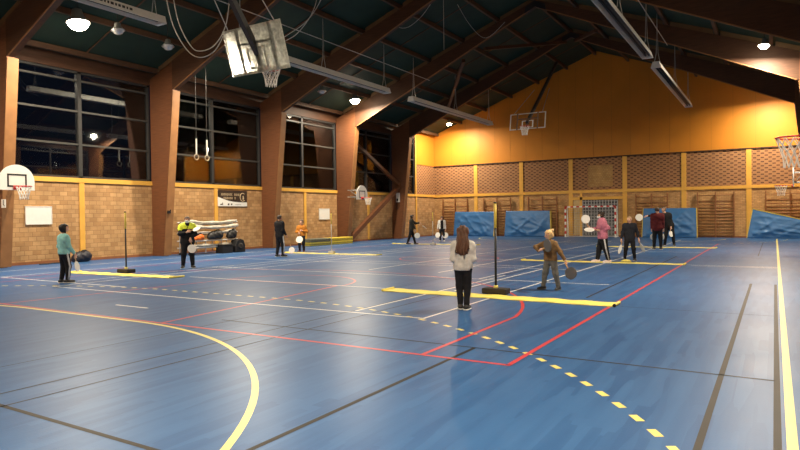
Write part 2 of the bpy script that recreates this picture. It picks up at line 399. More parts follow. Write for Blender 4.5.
def brace(a, b, wx, lab, m=M_rafter, name='wind_brace', d=None):
    o = MB().bar(a, b, wx, d or wx).build(name, m); return tag(o, lab, 'brace')
y3, y4 = FR[1], FR[0]
brace((-22.25, y3+0.35, 0.12), (-22.25, y4-0.05, 3.55), 0.26, 'brown diagonal wall brace rising from the floor beside the yellow foam stack', M_glulam, 'diagonal_brace')
brace((-22.25, y3+0.35, 6.5), (-22.25, y4-0.05, 3.75), 0.2, 'dark upper diagonal wall brace crossing the last tall window', M_glulam, 'diagonal_brace')
brace((-13.2, y3+0.3, 10.35), (XC-0.3, y4-0.02, 11.7), 0.16, 'red-brown roof brace running from left up to the ridge joint')
brace((-7.4, y3+0.3, 10.35), (XC+0.3, y4-0.02, 11.7), 0.16, 'red-brown roof brace running from right up to the ridge joint')
brace((-14.4, y3+0.28, 9.9), (-18.5, y4-0.02, 8.35), 0.18, 'brown roof brace in the far left bay above the hanging heater')

# ---------------------------------------------------------------- court lines (flat paint on the floor)
ZL = 0.0015
def line(pts, wd, m, name='court_line', dash=None, z=ZL):
    mb = MB(); pts = [np.array(q, float) for q in pts]
    def quad(a, b):
        d = (b-a)/np.linalg.norm(b-a); n = np.array([-d[1], d[0]])*wd/2
        mb.add([(*(a-n), z), (*(b-n), z), (*(b+n), z), (*(a+n), z)], [(0, 1, 2, 3)])
    if dash is None:
        vs = []; k = len(pts)
        for i, p in enumerate(pts):
            d = pts[min(i+1, k-1)]-pts[max(i-1, 0)]; d = d/np.linalg.norm(d); n = np.array([-d[1], d[0]])*wd/2
            if 0 < i < k-1:
                d1 = (p-pts[i-1])/np.linalg.norm(p-pts[i-1]); c = max(0.5, abs(d1@d)); n = n/c
            vs += [(*(p-n), z), (*(p+n), z)]
        mb.add(vs, [(2*i, 2*i+2, 2*i+3, 2*i+1) for i in range(k-1)])
    else:
        on, off = dash; acc = 0.0; state_on = True; need = on
        for i in range(len(pts)-1):
            a, b = pts[i], pts[i+1]; L = np.linalg.norm(b-a); pos = 0.0
            while pos < L-1e-6:
                st = min(need-acc, L-pos)
                if state_on and st > 0.02: quad(a+(b-a)*pos/L, a+(b-a)*(pos+st)/L)
                pos += st; acc += st
                if acc >= need-1e-6: state_on = not state_on; need = on if state_on else off; acc = 0.0
    return mb.build(name, m, floor)
def arc_area(R, G, sgn, n=40, cx=-10.0, hw=1.5):
    pts = [(cx+hw+R*math.cos(t), G+sgn*R*math.sin(t)) for t in np.linspace(0, math.pi/2, n)]
    pts += [(cx-hw-R*math.cos(t), G+sgn*R*math.sin(t)) for t in np.linspace(math.pi/2, 0, n)]
    return pts
line([(0, YN+0.3), (0, 40.9)], 0.066, M_lineY, z=0.002)
line([(-20.6, YN+0.3), (-20.6, 40.9)], 0.05, M_lineW)
line([(-20.6, 20.2), (0, 20.2)], 0.05, M_lineW, z=0.001)
line(arc_area(6, -0.04, 1), 0.064, M_lineY)
line(arc_area(9, -0.04, 1), 0.066, M_lineY, dash=(0.15, 0.175))
line(arc_area(6, 40.4, -1), 0.07, M_lineY); line(arc_area(9, 40.4, -1), 0.06, M_lineY, dash=(0.22, 0.24))
# volleyball / badminton in white
for a, b in [((-14.75, 8.2), (-4.65, 8.2)), ((-4.68, 8.2), (-4.68, 38.5)), ((-6.05, 8.35), (-6.05, 15.0)), ((-5.78, 11.5), (-5.78, 30)), ((-6.3, 13.9), (-6.3, 33)),
             ((-15.7, 13.9), (-3.2, 13.9)), ((-13.6, 11.25), (-6.9, 11.25)), ((-14.75, 8.2), (-14.75, 33)), ((-15.4, 9.2), (-15.4, 33)), ((-13.9, 13.9), (-13.9, 30)), ((-10.45, 6.95), (-9.54, 6.95)),
             ((-18.6, 8.9), (-13.0, 8.9)), ((-18.6, 8.9), (-18.6, 38)), ((-13.0, 17.9), (-6.3, 17.9)), ((-18.6, 17.2), (-4.7, 17.2)), ((-15.0, 23.3), (-4.7, 23.3)), ((-18.6, 26.6), (-2.5, 26.6)),
             ((-18.6, 33.2), (-2.3, 33.2)), ((-14.0, 37.0), (-4.7, 37.0)), ((-8.0, 15), (-8.0, 36)), ((-10.3, 15), (-10.3, 36))]:
    line([a, b], 0.05, M_lineW)
# dark brown sets
for a, b, wd in [((-3.13, 1.0), (-3.13, 6.66), 0.05), ((-7.4, 6.68), (-0.1, 6.64), 0.034), ((-0.54, 3.0), (-0.54, 15.4), 0.05), ((-0.085, 3.0), (-0.085, 15.4), 0.05),
                 ((-6.1, 1.5), (-6.1, 17), 0.025), ((-5.68, 1.5), (-5.68, 15), 0.025), ((-7.2, 2.5), (-7.2, 14), 0.018), ((-9.0, 2.7), (-3.13, 2.68), 0.045), ((-3.1, 11.6), (-3.1, 24), 0.04),
                 ((-2.3, 10.75), (-0.1, 10.75), 0.02), ((-2.4, 24.0), (-0.4, 24.0), 0.03), ((-0.6, 25), (-0.6, 36), 0.03)]:
    line([a, b], wd, M_lineK, z=0.0012)
line([(-2.2, 19.9), (-0.05, 19.9)], 0.05, M_lineW, z=0.0012)
# basketball in red
line([(-2.47, 6.04), (-2.47, 34.0)], 0.055, M_lineR, z=0.0018)
line([(-18.1, 6.04), (-2.445, 6.04)], 0.055, M_lineR, z=0.0018)
line([(-18.1, 6.04), (-18.1, 34.0)], 0.055, M_lineR, z=0.0018)
a3 = [(-3.5, 6.07), (-3.5, 8.9)]+[(-10.3+6.88*math.cos(t), 8.0+6.5*math.sin(t)) for t in np.linspace(0.15, math.pi-0.15, 40)]+[(-17.1, 8.9), (-17.1, 6.07)]
line(a3, 0.055, M_lineR, z=0.0016)
line([(-12.6, 6.07), (-12.0, 11.2), (-8.6, 11.2), (-8.0, 6.07)], 0.05, M_lineR, z=0.0014)
line([(-10.3+1.8*math.cos(t), 11.2+1.8*math.sin(t)) for t in np.linspace(0, math.pi, 24)], 0.05, M_lineR, z=0.0014)
line([(-10.3+1.8*math.cos(t), 20.2+1.8*math.sin(t)) for t in np.linspace(0, 2*math.pi, 40)], 0.05, M_lineR, z=0.0014)

# ---------------------------------------------------------------- floodlights
def flood(x, y, z, on, label, pw=1.0, k=1.0):
    t = thing('floodlight', (x, y, z), label, 'lamp')
    s = 1 if x < XC else -1
    ax = np.array([s*0.12 if y < 36 else -s*0.02, -0.06 if 15 < y < 36 else 0.02, -1.0]); ax /= np.linalg.norm(ax)
    c = np.array([x, y, z])
    MB().lathe([(k*r_, k*h_) for r_, h_ in [(0.05, -0.26), (0.09, -0.24), (0.11, -0.12), (0.21, 0.0), (0.225, 0.02), (0.20, 0.02), (0.10, -0.10), (0.02, -0.13)]], c, ax).build('housing', M_steel, t, True)
    MB().lathe([(k*r_, k*h_) for r_, h_ in [(0.0, 0.16), (0.07, 0.15), (0.13, 0.12), (0.175, 0.07), (0.195, 0.012), (0.195, 0.0), (0.0, 0.0)]], c, ax).build('lens', M_lens_on if on else M_lens_off, t, True)
    xt = x; MB().tube([c-ax*0.2, (xt, y, min(deck_z(xt)-0.03, z+1.2))], 0.015, 6).build('hanger_rod', M_dark, t)
    if on:
        ld = bpy.data.lights.new('flood_light', 'AREA'); ld.shape = 'DISK'; ld.size = 0.38; ld.energy = LAMP_W*pw; ld.color = LAMP_COL
        lo = bpy.data.objects.new('flood_light', ld); COL.objects.link(lo); lo.parent = t
        lo.location = tuple(ax*0.175*k); lo.rotation_euler = Vector(tuple(-ax)).to_track_quat('Z', 'Y').to_euler()
        l2 = bpy.data.lights.new('flood_spill', 'POINT'); l2.energy = LAMP_W*pw*SPILL; l2.color = LAMP_COL; l2.shadow_soft_size = 0.12
        o2 = bpy.data.objects.new('flood_spill', l2); COL.objects.link(o2); o2.parent = t; o2.location = tuple(ax*0.34*k)
    return t
def fl_px(px, py, on, label, z=8.1, k=1.0):  # larger k and the domed lens stand in for the lit lamps' glare
    q = at(px, py, 2, z); return flood(q[0], q[1], z, on, label, 1.0, k)
fl_px(78, 22, True, 'blazing round floodlight high above the leftmost window, biggest glare in the picture', 8.1, 1.7)
fl_px(246, 64, True, 'lit floodlight shining through the near raised basketball board', 8.1, 1.5)
fl_px(355, 100, True, 'lit round floodlight hanging between the two left heaters, lighting the timber beside it', 8.22, 1.4)
fl_px(764, 45, True, 'lit floodlight under the right side of the roof, throwing a bright patch on the rafter', 8.24)
fl_px(118, 30, False, 'small unlit floodlight right of the big glaring lamp', 8.0)
fl_px(168, 46, False, 'unlit floodlight high beside the looped cables at the left', 8.0)
fl_px(322, 91, False, 'unlit floodlight between the near board and the lit lamp', 8.0)
gl, gr = (-20.3, 40.3, 8.25), (-0.3, 40.3, 8.25)
for (x, y, z), lab, pw in [(gl, 'small lit floodlight under the far left heater, washing the orange gable corner', 0.85), (gr, 'lit floodlight behind the last right rafter, washing the right of the gable', 0.75),
                      ((-0.6, 14.0, 8.2), 'unseen floodlight added over the right sideline to brighten the players beyond', 1.1),  # added lamp out of view, lights the fronts of the right-hand players
                      ((-1.0, 1.6, 7.9), 'lit floodlight over the right sideline, closest to the near wall', 1.3), ((-19.6, 4.6, 7.9), 'lit floodlight on the left, closest to the near wall', 1.0)]:
    flood(x, y, z, True, lab, pw)

# ---------------------------------------------------------------- radiant heaters
def heater(x, y0, y1, z, label, marks=False):
    t = thing('radiant_heater', (x, (y0+y1)/2, z), label, 'heater')
    prof = [(-0.20, -0.12), (-0.13, 0.12), (0.13, 0.12), (0.20, -0.12), (0.185, -0.12), (0.12, 0.105), (-0.12, 0.105), (-0.185, -0.12)]
    h = MB().prism([(x+a, z+b) for a, b in prof], 'y', y0, y1).build('reflector', M_offwhite, t)
    for y in (y0, y1-0.12):
        MB().prism([(x-0.205, z-0.125), (x-0.13, z+0.125), (x+0.13, z+0.125), (x+0.205, z-0.125)], 'y', y-0.01, y+0.12).build('end_cap', M_offwhite, t, bevel=0.01)
    B(x-0.125, x+0.125, y0+0.12, y1-0.12, z+0.06, z+0.10).build('lining', M_black, t)
    for dx in (-0.06, 0.06): MB().tube([(x+dx, y0+0.1, z-0.02), (x+dx, y1-0.1, z-0.02)], 0.035, 8).build('burner_tube', M_dark, t, True)
    for f in (0.03, 0.5, 0.97):
        y = y0+(y1-y0)*f
        for dx in (-0.12, 0.12):
            MB().tube([(x+dx, y, z+0.1), (x+dx*0.3, y, z+0.55), (x, y, min(deck_z(x)-0.05, z+2.2))], 0.012, 6).build('hanger_chain', M_steel, t)
    if marks:
        yy = 10.1
        for k in range(12):
            wd = random.choice((0.05, 0.07, 0.09)); B(x+0.168, x+0.176, yy, yy+wd, z-0.03, z+0.04).build('printed_mark', M_dark, h); yy += wd+0.05
heater(-16.3, 2.6, 12.64, 7.7, 'grey radiant heater at the top left edge, nearest of the left row', True)
heater(-16.3, 15.6, 25.65, 7.7, 'long grey radiant heater behind the near raised board, middle of the left row')
heater(-16.3, 27.9, 38.5, 7.68, 'grey radiant heater over the orange corner, farthest of the left row')
heater(-4.29, 15.2, 25.6, 7.68, 'long heater dark underneath at the top of the photo, nearer of the right pair')
heater(-4.29, 27.5, 39.0, 7.72, 'short-looking heater dark underneath, farther of the right pair')

# conduits and hanging cables
tag(MB().tube([(-16.35, 4.2, 9.03), (-16.35, 30.1, 9.03)], 0.018, 6).build('cable_conduit', M_wire), 'thin pale conduit strung under the left rafters above the heaters', 'conduit')
tag(MB().tube([(-4.2, 4.2, 9.10), (-4.2, 30.1, 9.10)], 0.018, 6).build('cable_conduit', M_wire), 'thin pale conduit strung under the right rafters above the heaters', 'conduit')
def cable(pts, lab, r=0.012, grp=None):
    # smooth through the points
    p = np.array(pts, float); n = len(p); out = []
    for i in range(n-1):
        p0, p1, p2, p3 = p[max(i-1, 0)], p[i], p[i+1], p[min(i+2, n-1)]
        for t in np.linspace(0, 1, 6, endpoint=(i == n-2)):
            out.append(0.5*((2*p1)+(-p0+p2)*t+(2*p0-5*p1+4*p2-p3)*t*t+(-p0+3*p1-3*p2+p3)*t**3))
    tag(MB().tube(out, r, 6).build('hanging_cable', M_wire), lab, 'cable', grp)
cable([(-13.1, 10.4, 7.6), (-12.84, 10.4, 6.54), (-12.41, 10.4, 5.85), (-12.06, 10.4, 5.65), (-11.54, 10.4, 5.72), (-11.15, 10.4, 6.15), (-11.0, 10.4, 6.9)], 'inner of two looped cables left of the near raised board')
cable([(-13.25, 10.3, 7.6), (-12.95, 10.3, 6.5), (-12.45, 10.3, 5.75), (-11.96, 10.3, 5.46), (-11.44, 10.3, 5.54), (-11.1, 10.3, 5.9)], 'outer of two looped cables left of the near raised board')
cable([(-15.3, 16.6, 7.6), (-14.95, 16.6, 7.75), (-14.25, 16.6, 7.97), (-13.57, 16.6, 8.58), (-13.3, 16.6, 9.4), (-13.2, 16.6, 11.0)], 'looped cable rising behind the near raised board, left one')
cable([(-15.2, 16.7, 7.9), (-14.7, 16.7, 8.05), (-13.93, 16.7, 8.35), (-13.3, 16.7, 8.95), (-13.0, 16.7, 9.8), (-12.9, 16.7, 11.2)], 'looped cable rising behind the near raised board, right one')
c3 = [at(x, y, 1, 24.5) for x, y in ((376, 2), (390, 22), (405, 28), (420, 18), (432, 2))]
cable(c3, 'slack dark cable swagged under the roof left of the photo centre')
c4 = [at(x, y, 1, 26.5) for x, y in ((455, 0), (470, 25), (486, 38), (505, 22))]
cable(c4, 'slack dark cable swagged under the roof right of the photo centre')
q = at(444, 50, 1, 24); cable([(q[0], 24, q[2]), (q[0], 24, (q[2]+10.9)/2), (q[0], 24, 11.4)], 'straight cable hanging vertically from the roof middle')

# ---------------------------------------------------------------- basketball
def net(mb, c, r=0.225, depth=0.42, n=12, th=0.006):
    c = np.array(c, float); lv = [(r, 0), (r*0.86, -0.1), (r*0.70, -0.2), (r*0.6, -0.3), (r*0.55, -depth)]
    for k in range(n):
        for dr in (1, -1):
            pts = []
            for i, (rr, dz) in enumerate(lv):
                a = 2*math.pi*(k+0.5*dr*i)/n; pts.append(c+np.array([rr*math.cos(a), rr*math.sin(a), dz]))
            mb.tube(pts, th, 4)
def ring_pts(c, r, n=28): return [(c[0]+r*math.cos(2*math.pi*i/n), c[1]+r*math.sin(2*math.pi*i/n), c[2]) for i in range(n)]
def wall_hoop(xb, y, s, leg_x, label, zr=2.67, w=1.1):
    # xb: board plane; s=+1 faces +X
    t = thing('wall_basketball_hoop', (xb, y, 2.5), label, 'basketball hoop')
    zb, h = 2.56, 0.82; poly = [(y-w/2, zb), (y-w/2, zb+0.28)]
    poly += [(y-w/2*math.cos(a), zb+0.28+(h-0.28)*math.sin(a)) for a in np.linspace(0.12, math.pi-0.12, 18)]
    poly += [(y+w/2, zb+0.28), (y+w/2, zb)]
    bo = MB().prism(poly, 'x', xb-0.015, xb+0.015).build('backboard', M_white, t)
    mk = MB(); xf = xb+s*0.02; a, b = min(xb+s*0.012, xf), max(xb+s*0.012, xf)
    for y0, y1, z0, z1 in ((y-0.3, y+0.3, 3.03, 3.08), (y-0.3, y+0.3, 2.66, 2.71), (y-0.3, y-0.25, 2.66, 3.08), (y+0.25, y+0.3, 2.66, 3.08)):
        mk.box(a, b, y0, y1, z0, z1)
    mk.build('target_square', M_black, bo)
    cx = xb+s*0.42
    rim = MB().tube(ring_pts((cx, y, zr), 0.225), 0.012, 8, True)
    for dy in (-0.1, 0.1): rim.tube([(xb+s*0.015, y+dy, zr), (cx-s*0.19, y+dy, zr)], 0.012, 6)
    rim.box(min(xb+s*0.015, xb+s*0.05), max(xb+s*0.015, xb+s*0.05), y-0.12, y+0.12, zr-0.1, zr+0.03)
    r = rim.build('rim', M_red, t, True)
    nb = MB(); net(nb, (cx, y, zr), n=12, th=0.007); nb.build('net', M_net, r)
    br = MB()
    for z in (2.72, 3.12):
        for dy in (-0.28, 0.28):
            br.tube([(xb-s*0.015, y+dy, z), (leg_x, y+dy*1.0, z)], 0.02, 6)
    for dy in (-0.28, 0.28): br.tube([(xb-s*0.05, y+dy, 2.72), (leg_x+s*0.1, y+dy, 3.12)], 0.014, 6)
    for z in (2.72, 3.12): br.tube([(leg_x+s*0.02, y-0.34, z), (leg_x+s*0.02, y+0.34, z)], 0.022, 6)
    br.build('bracket', M_steel, t)
wall_hoop(-21.0, 10.62, 1, -21.86, 'white fan-shaped wall hoop at the left photo edge')
wall_hoop(-20.75, 29.75, 1, -21.55, 'small white fan-shaped hoop on the timber leg by the diagonal brace')
wall_hoop(0.56, 10.3, -1, 1.25, 'large red rim and white net at the right photo edge', 2.60)
wall_hoop(0.55, 29.6, -1, 1.0, 'distant small hoop on the right, its net just above the wall bars', 2.62)

def ceiling_board(y, zt, zb, ytop, ybot, s, name, label, mast):
    # board spans X -11.2..-9.4; s=+1 hoop on the +Y side
    t = thing('hoisted_basketball_goal', (XC, y, zb), label, 'basketball goal')
    x0, x1 = XC-0.9, XC+0.9
    def pt(u, v, off=0.0):
        n = np.array([0, zt-zb, -(ytop-ybot)]); n = n/np.linalg.norm(n)*off*s
        if n[1]*s < 0: n = -n
        return np.array([x0+(x1-x0)*u, ybot+(ytop-ybot)*v, zb+(zt-zb)*v])+n
    def slab(u0, u1, v0, v1, o0, o1, mb):
        vs = [pt(u, v, o) for o in (o0, o1) for u, v in ((u0, v0), (u1, v0), (u1, v1), (u0, v1))]
        mb.add(vs, [(0, 1, 2, 3), (7, 6, 5, 4), (0, 4, 5, 1), (1, 5, 6, 2), (2, 6, 7, 3), (3, 7, 4, 0)])
    mb = MB(); slab(0, 1, 0, 1, -0.008, 0.008, mb); bo = mb.build('backboard', M_clear if s > 0 else M_clear2, t)
    ed = MB()
    for a in ((0, 1, 0, 0.06), (0, 1, 0.95, 1), (0, 0.03, 0, 1), (0.97, 1, 0, 1)): slab(*a, -0.02, 0.02, ed)
    ed.build('edge_frame', M_white, bo)
    fr = MB()
    for a in ((0.2, 0.23, 0, 1), (0.77, 0.8, 0, 1), (0.2, 0.8, 0.62, 0.66), (0.47, 0.53, 0, 0.64)): slab(*a, -0.07, -0.022, fr)
    fr.build('rear_frame', M_dark if s > 0 else P('brown_steel', (0.16, 0.09, 0.05), 0.5), bo)
    sq = MB()
    for a in ((0.34, 0.66, 0.50, 0.545), (0.34, 0.37, 0.1, 0.545), (0.63, 0.66, 0.1, 0.545), (0.34, 0.66, 0.1, 0.14)): slab(*a, 0.009, 0.016, sq)
    sq.build('target_square', M_white, bo)
    c = pt(0.5, 0.06, 0.38); c[2] -= 0.02
    rim = MB().tube(ring_pts(c, 0.225), 0.013, 8, True)
    for dx in (-0.1, 0.1): rim.tube([pt(0.5+dx/1.8, 0.06, 0.01), (c[0]+dx, c[1]-s*0.19, c[2])], 0.013, 6)
    r = rim.build('rim', M_red, t, True)
    nb = MB(); net(nb, c, n=12, th=0.008); nb.build('net', M_net, r)
    a = pt(0.5, 0.35, -0.09)
    MB().bar(a, mast, 0.13, 0.13).build('mast', M_dark, t)
    st = MB()
    for u in (0.1, 0.9): st.tube([pt(u, 0.98, -0.03), np.array(mast)*0.45+pt(u, 0.98)*0.55], 0.012, 6)
    st.build('hoist_chain', M_steel, t)
ceiling_board(10.4, 5.95, 4.94, 10.31, 10.64, 1, 'near', 'scuffed clear basketball board hoisted overhead at upper left, seen from behind', (XC, 6.0, 11.2))
ceiling_board(28.8, 6.48, 5.68, 28.9, 28.74, -1, 'far', 'hoisted clear basketball board with white edge in front of the orange gable', (XC, 33.6, 9.9))

# gymnastic rings
for px, lab in ((196.5, 'left gymnastic ring hanging in front of the second window'), (207, 'right gymnastic ring hanging in front of the second window')):
    q = at(px, 155, 0, -20.4); y = q[1]
    t = thing('gymnastic_ring', (-20.4, y, 4.0), lab, 'gymnastic ring')
    MB().tube([(-20.4, y+0.11*math.sin(a), 4.1+0.11*math.cos(a)) for a in np.linspace(0, 2*math.pi, 24, endpoint=False)], 0.016, 8, True).build('ring', P('beech_ring', (0.5, 0.42, 0.3), 0.5), t, True)
    MB().tube([(-20.4, y, 4.22), (-20.4, y, 4.85)], 0.028, 8).build('strap', M_offwhite, t)
    MB().tube([(-20.4, y, 4.85), (-20.4, y, deck_z(-20.4)-0.215)], 0.008, 6).build('suspension_cord', M_dark, t)

# ---------------------------------------------------------------- handball goal
def goal():
    x0, x1, y0, y1, h = -12.31, -8.95, 41.72, 42.5, 2.08
    t = thing('handball_goal', ((x0+x1)/2, y0, 0), 'red and white striped handball goal against the end wall', 'goal')
    for nm, a, b, n in (('post', (x0+0.04, y0, 0), (x0+0.04, y0, h), 10), ('post', (x1-0.04, y0, 0), (x1-0.04, y0, h), 10), ('crossbar', (x0, y0, h-0.04), (x1, y0, h-0.04), 17)):
        mb = MB(); a, b = np.array(a), np.array(b)
        for i in range(n):
            mb.cur = (i+(0 if nm == 'crossbar' else 1)) % 2
            mb.bar(a+(b-a)*i/n, a+(b-a)*(i+1)/n, 0.09, 0.09)
        mb.build(nm, [M_red, M_white], t)
    fr = MB()
    for x in (x0+0.04, x1-0.04):
        fr.tube([(x, y0, h-0.06), (x, y1-0.35, h-0.06), (x, y1, 0.03)], 0.02, 6); fr.tube([(x, y0, 0.02), (x, y1, 0.02)], 0.02, 6)
        fr.tube([(x, y1-0.3, h-0.06), (x, y1-0.3, 0.03)], 0.02, 6)
    fr.tube([(x0, y1, 0.03), (x1, y1, 0.03)], 0.02, 6)
    fr.build('net_support', M_white, t)
    nb = MB()
    for k in range(22):
        x = x0+0.04+(x1-x0-0.08)*k/21
        nb.tube([(x, y0, h-0.08), (x, y1-0.35, h-0.1), (x, y1-0.02, 0.05)], 0.005, 4)
    for k in range(12):
        f = k/12; z = h-0.1-(h-0.15)*f; y = y1-0.35+0.33*f
        nb.tube([(x0+0.04, y, z), (x1-0.04, y, z)], 0.005, 4)
        for x in (x0+0.04, x1-0.04): nb.tube([(x, y0, z), (x, y, z)], 0.005, 4)
    nb.build('net', P('grey_goal_net', (0.5, 0.5, 0.47), 0.8), t)
goal()

# ---------------------------------------------------------------- wall bars and crash mats
def wall_bars(xa, xb, label, top=2.72):
    t = thing('wall_bars', ((xa+xb)/2, YB-0.1, 0), label, 'wall bars')
    xm = (xa+xb)/2
    for x in (xa, xm, xb): B(x-0.03, x+0.03, YB-0.20, YB-0.07, 0.0, top+0.1).build('upright', M_wood, t)
    for k in range(14):
        z = 0.14+k*(top-0.26)/13.0
        if k == 12: continue
        MB().tube([(xa, YB-0.15, z), (xb, YB-0.15, z)], 0.023, 8).build('rung', M_wood, t, True)
wall_bars(-22.0, -19.95, 'wooden wall bars in the left corner, partly hidden by a mat')
wall_bars(-18.6, -16.5, 'wooden wall bars between the first and second blue mats')
wall_bars(-15.15, -13.1, 'wooden wall bars behind the second blue mat, left of the goal')
wall_bars(-7.85, -5.95, 'wooden wall bars right of the goal, behind the third mat')
wall_bars(-4.2, -2.2, 'fully visible wooden wall bars left of the slumped mat')
wall_bars(-0.55, 1.9, 'wooden wall bars above the slumped mat at right')

def crash_mat(pts_bottom, pts_top, y0, tilt, th, label, edge_sides, seed):
    # front face from bottom edge (x at z=0.02) to top edge (x,z); leans back by tilt
    r = np.random.default_rng(seed)
    t = thing('crash_mat', ((pts_bottom[0]+pts_bottom[1])/2, y0, 0), label, 'gym mat')
    nu, nv = 56, 32; front = np.zeros((nv+1, nu+1, 3))
    ph = r.uniform(0, 6.28, 12); fr = r.uniform(1.2, 3.2, 12); an = r.uniform(-1.0, 1.0, 12)
    for j in range(nv+1):
        for i in range(nu+1):
            u, v = i/nu, j/nv
            xb = pts_bottom[0]+(pts_bottom[1]-pts_bottom[0])*u
            xt = pts_top[0][0]+(pts_top[1][0]-pts_top[0][0])*u; zt = pts_top[0][1]+(pts_top[1][1]-pts_top[0][1])*u
            x = xb+(xt-xb)*v; z = 0.01+(zt-0.01)*v
            d = 0
            for k in range(12):
                s = x*math.sin(an[k])+z*math.cos(an[k])
                d += 0.028*max(0, math.sin(fr[k]*s*2.2+ph[k]+0.9*math.sin(1.3*x+ph[k]*2)))**7*(1.25-v)
            sag = 0.05*math.sin(math.pi*u)*math.sin(math.pi*v)
            e = min(1, 6*min(u, 1-u), 6*min(v, 1-v))
            front[j, i] = (x, y0+tilt*z-(d+sag)*e, z)
    def shell(f, yth, nm, m, parent):
        bk = f.copy(); bk[..., 1] += yth
        h, w_ = f.shape[:2]; vs = list(f.reshape(-1, 3))+list(bk.reshape(-1, 3)); fs = []; n = h*w_
        for j in range(h-1):
            for i in range(w_-1):
                a = j*w_+i; fs.append((a, a+1, a+w_+1, a+w_)); fs.append((n+a, n+a+w_, n+a+w_+1, n+a+1))
        for i in range(w_-1):
            fs.append((i, n+i, n+i+1, i+1)); a = (h-1)*w_+i; fs.append((a, a+1, n+a+1, n+a))
        for j in range(h-1):
            a = j*w_; fs.append((a, a+w_, n+a+w_, n+a)); a = j*w_+w_-1; fs.append((a, n+a, n+a+w_, a+w_))
        return MB().add(vs, fs).build(nm, m, parent, True)
    o = shell(front, th, 'cover', M_mat, t)
    for md in [o]: md.data.polygons.foreach_set('use_smooth', [True]*len(o.data.polygons))
    C = {'left': (front[0, 0], front[-1, 0]), 'right': (front[0, -1], front[-1, -1]), 'top': (front[-1, 0], front[-1, -1])}
    for s in edge_sides:
        a, b = C[s]
        off = {'left': (-0.012, 0, 0), 'right': (0.012, 0, 0), 'top': (0, 0, 0.012)}[s]
        yo = np.array([0, th/2, 0])
        mb = MB(); a = a+yo+np.array(off); b = b+yo+np.array(off)
        vs = []
        for e in (a, b):
            for sy in (-1, 1):
                for q in (-1, 1):
                    n = np.array([0.02*q, 0, 0]) if s != 'top' else np.array([0, 0, 0.03*q])
                    vs.append(e+np.array([0, sy*(th/2+0.012), 0])+n)
        mb.add(vs, [(0, 1, 3, 2), (4, 6, 7, 5), (0, 4, 5, 1), (2, 3, 7, 6), (0, 2, 6, 4), (1, 5, 7, 3)])
        mb.build('side_border', M_matedge, t)
TL = 0.12
crash_mat((-20.9, -17.65), ((-20.85, 1.83), (-17.6, 1.80)), 42.0, TL, 0.22, 'blue crash mat farthest left, nearest the corner, with yellow right border', ('right',), 1)
crash_mat((-16.8, -13.4), ((-16.75, 1.83), (-13.5, 1.81)), 42.0, TL, 0.22, 'blue crash mat between the pole and the goal, bellying at the bottom', ('right',), 2)
crash_mat((-7.4, -4.2), ((-7.35, 1.86), (-4.25, 1.84)), 42.0, TL, 0.22, 'blue crash mat behind the maroon-sweater player, right of the goal', ('left', 'right'), 3)
crash_mat((-1.5, 2.0), ((-1.2, 1.72), (2.05, 0.85)), 41.8, 0.16, 0.25, 'slumped blue crash mat at right with sloping yellow top border', ('left', 'top'), 4)

# ---------------------------------------------------------------- things along the left wall
def sign_board(y0, y1, z0, z1, name, label, cat, m):
    t = thing(name, (XL, (y0+y1)/2, z0), label, cat)
    B(XL+0.004, XL+0.035, y0, y1, z0, z1).build('panel', m, t, bevel=0.004)
    fr = MB()
    for a in ((y0-0.015, y1+0.015, z0-0.015, z0+0.012), (y0-0.015, y1+0.015, z1-0.012, z1+0.015), (y0-0.015, y0+0.012, z0, z1), (y1-0.012, y1+0.015, z0, z1)):
        fr.box(XL+0.004, XL+0.045, a[0], a[1], a[2], a[3])
    fr.build('frame', M_offwhite, t)
sign_board(11.8, 12.72, 1.44, 2.07, 'notice_board', 'blank white board on the wall below the left photo-edge hoop', 'board', M_white)
sign_board(28.3, 29.25, 1.44, 2.05, 'notice_board', 'blank square white board above the foam stack', 'board', M_white)
# banner
bx = XL+0.05
ban = thing('club_banner', (XL, 21.57, 2.15), 'dark brown and white club banner with two text lines and a ring emblem', 'banner')
M_brown = P('banner_brown', (0.045, 0.026, 0.016), 0.5); M_cream = P('banner_cream', (0.55, 0.42, 0.26), 0.5, var=0.05)
y0, y1, z0, z1 = 20.62, 22.52, 2.15, 2.92
B(bx, bx+0.012, y0, y1, z0, z1).build('sheet', M_white, ban)
poly = [(y0, z1), (y0, z0+0.45), (y0+0.3, z0+0.36), (y0+0.65, z0+0.27), (y0+1.0, z0+0.22), (y0+1.4, z0+0.20), (y1, z0+0.20), (y1, z1)]
MB().prism(poly, 'x', bx+0.011, bx+0.016).build('dark_field', M_brown, ban)
tx = MB()
def glyphs(ya, n, zc, h, step):
    for k in range(n):
        if (k*7+n) % 9 == 5: continue
        y = ya+k*step; r_ = random.random()
        tx.box(bx+0.015, bx+0.019, y, y+step*0.22, zc-h/2, zc+h/2)
        if r_ > 0.25: tx.box(bx+0.015, bx+0.019, y, y+step*0.7, zc+h*0.3, zc+h/2)
        if r_ > 0.5: tx.box(bx+0.015, bx+0.019, y, y+step*0.7, zc-h/2, zc-h*0.3)
        if r_ < 0.7: tx.box(bx+0.015, bx+0.019, y+step*0.5, y+step*0.72, zc-h/2, zc+h/2)
glyphs(y0+0.12, 14, z1-0.2, 0.11, 0.092); glyphs(y0+0.36, 8, z1-0.38, 0.11, 0.1)
tx.build('lettering', M_cream, ban)
em = MB()
em.tube([(bx+0.018, y1-0.3+0.17*math.cos(a), z1-0.32+0.2*math.sin(a)) for a in np.linspace(0.9, 5.4, 24)], 0.022, 5)
em.prism([(y1-0.33, z1-0.42), (y1-0.24, z1-0.44), (y1-0.2, z1-0.36), (y1-0.25, z1-0.24), (y1-0.31, z1-0.28), (y1-0.28, z1-0.34)], 'x', bx+0.015, bx+0.02)
em.build('ring_emblem', M_cream, ban)
lg = MB()
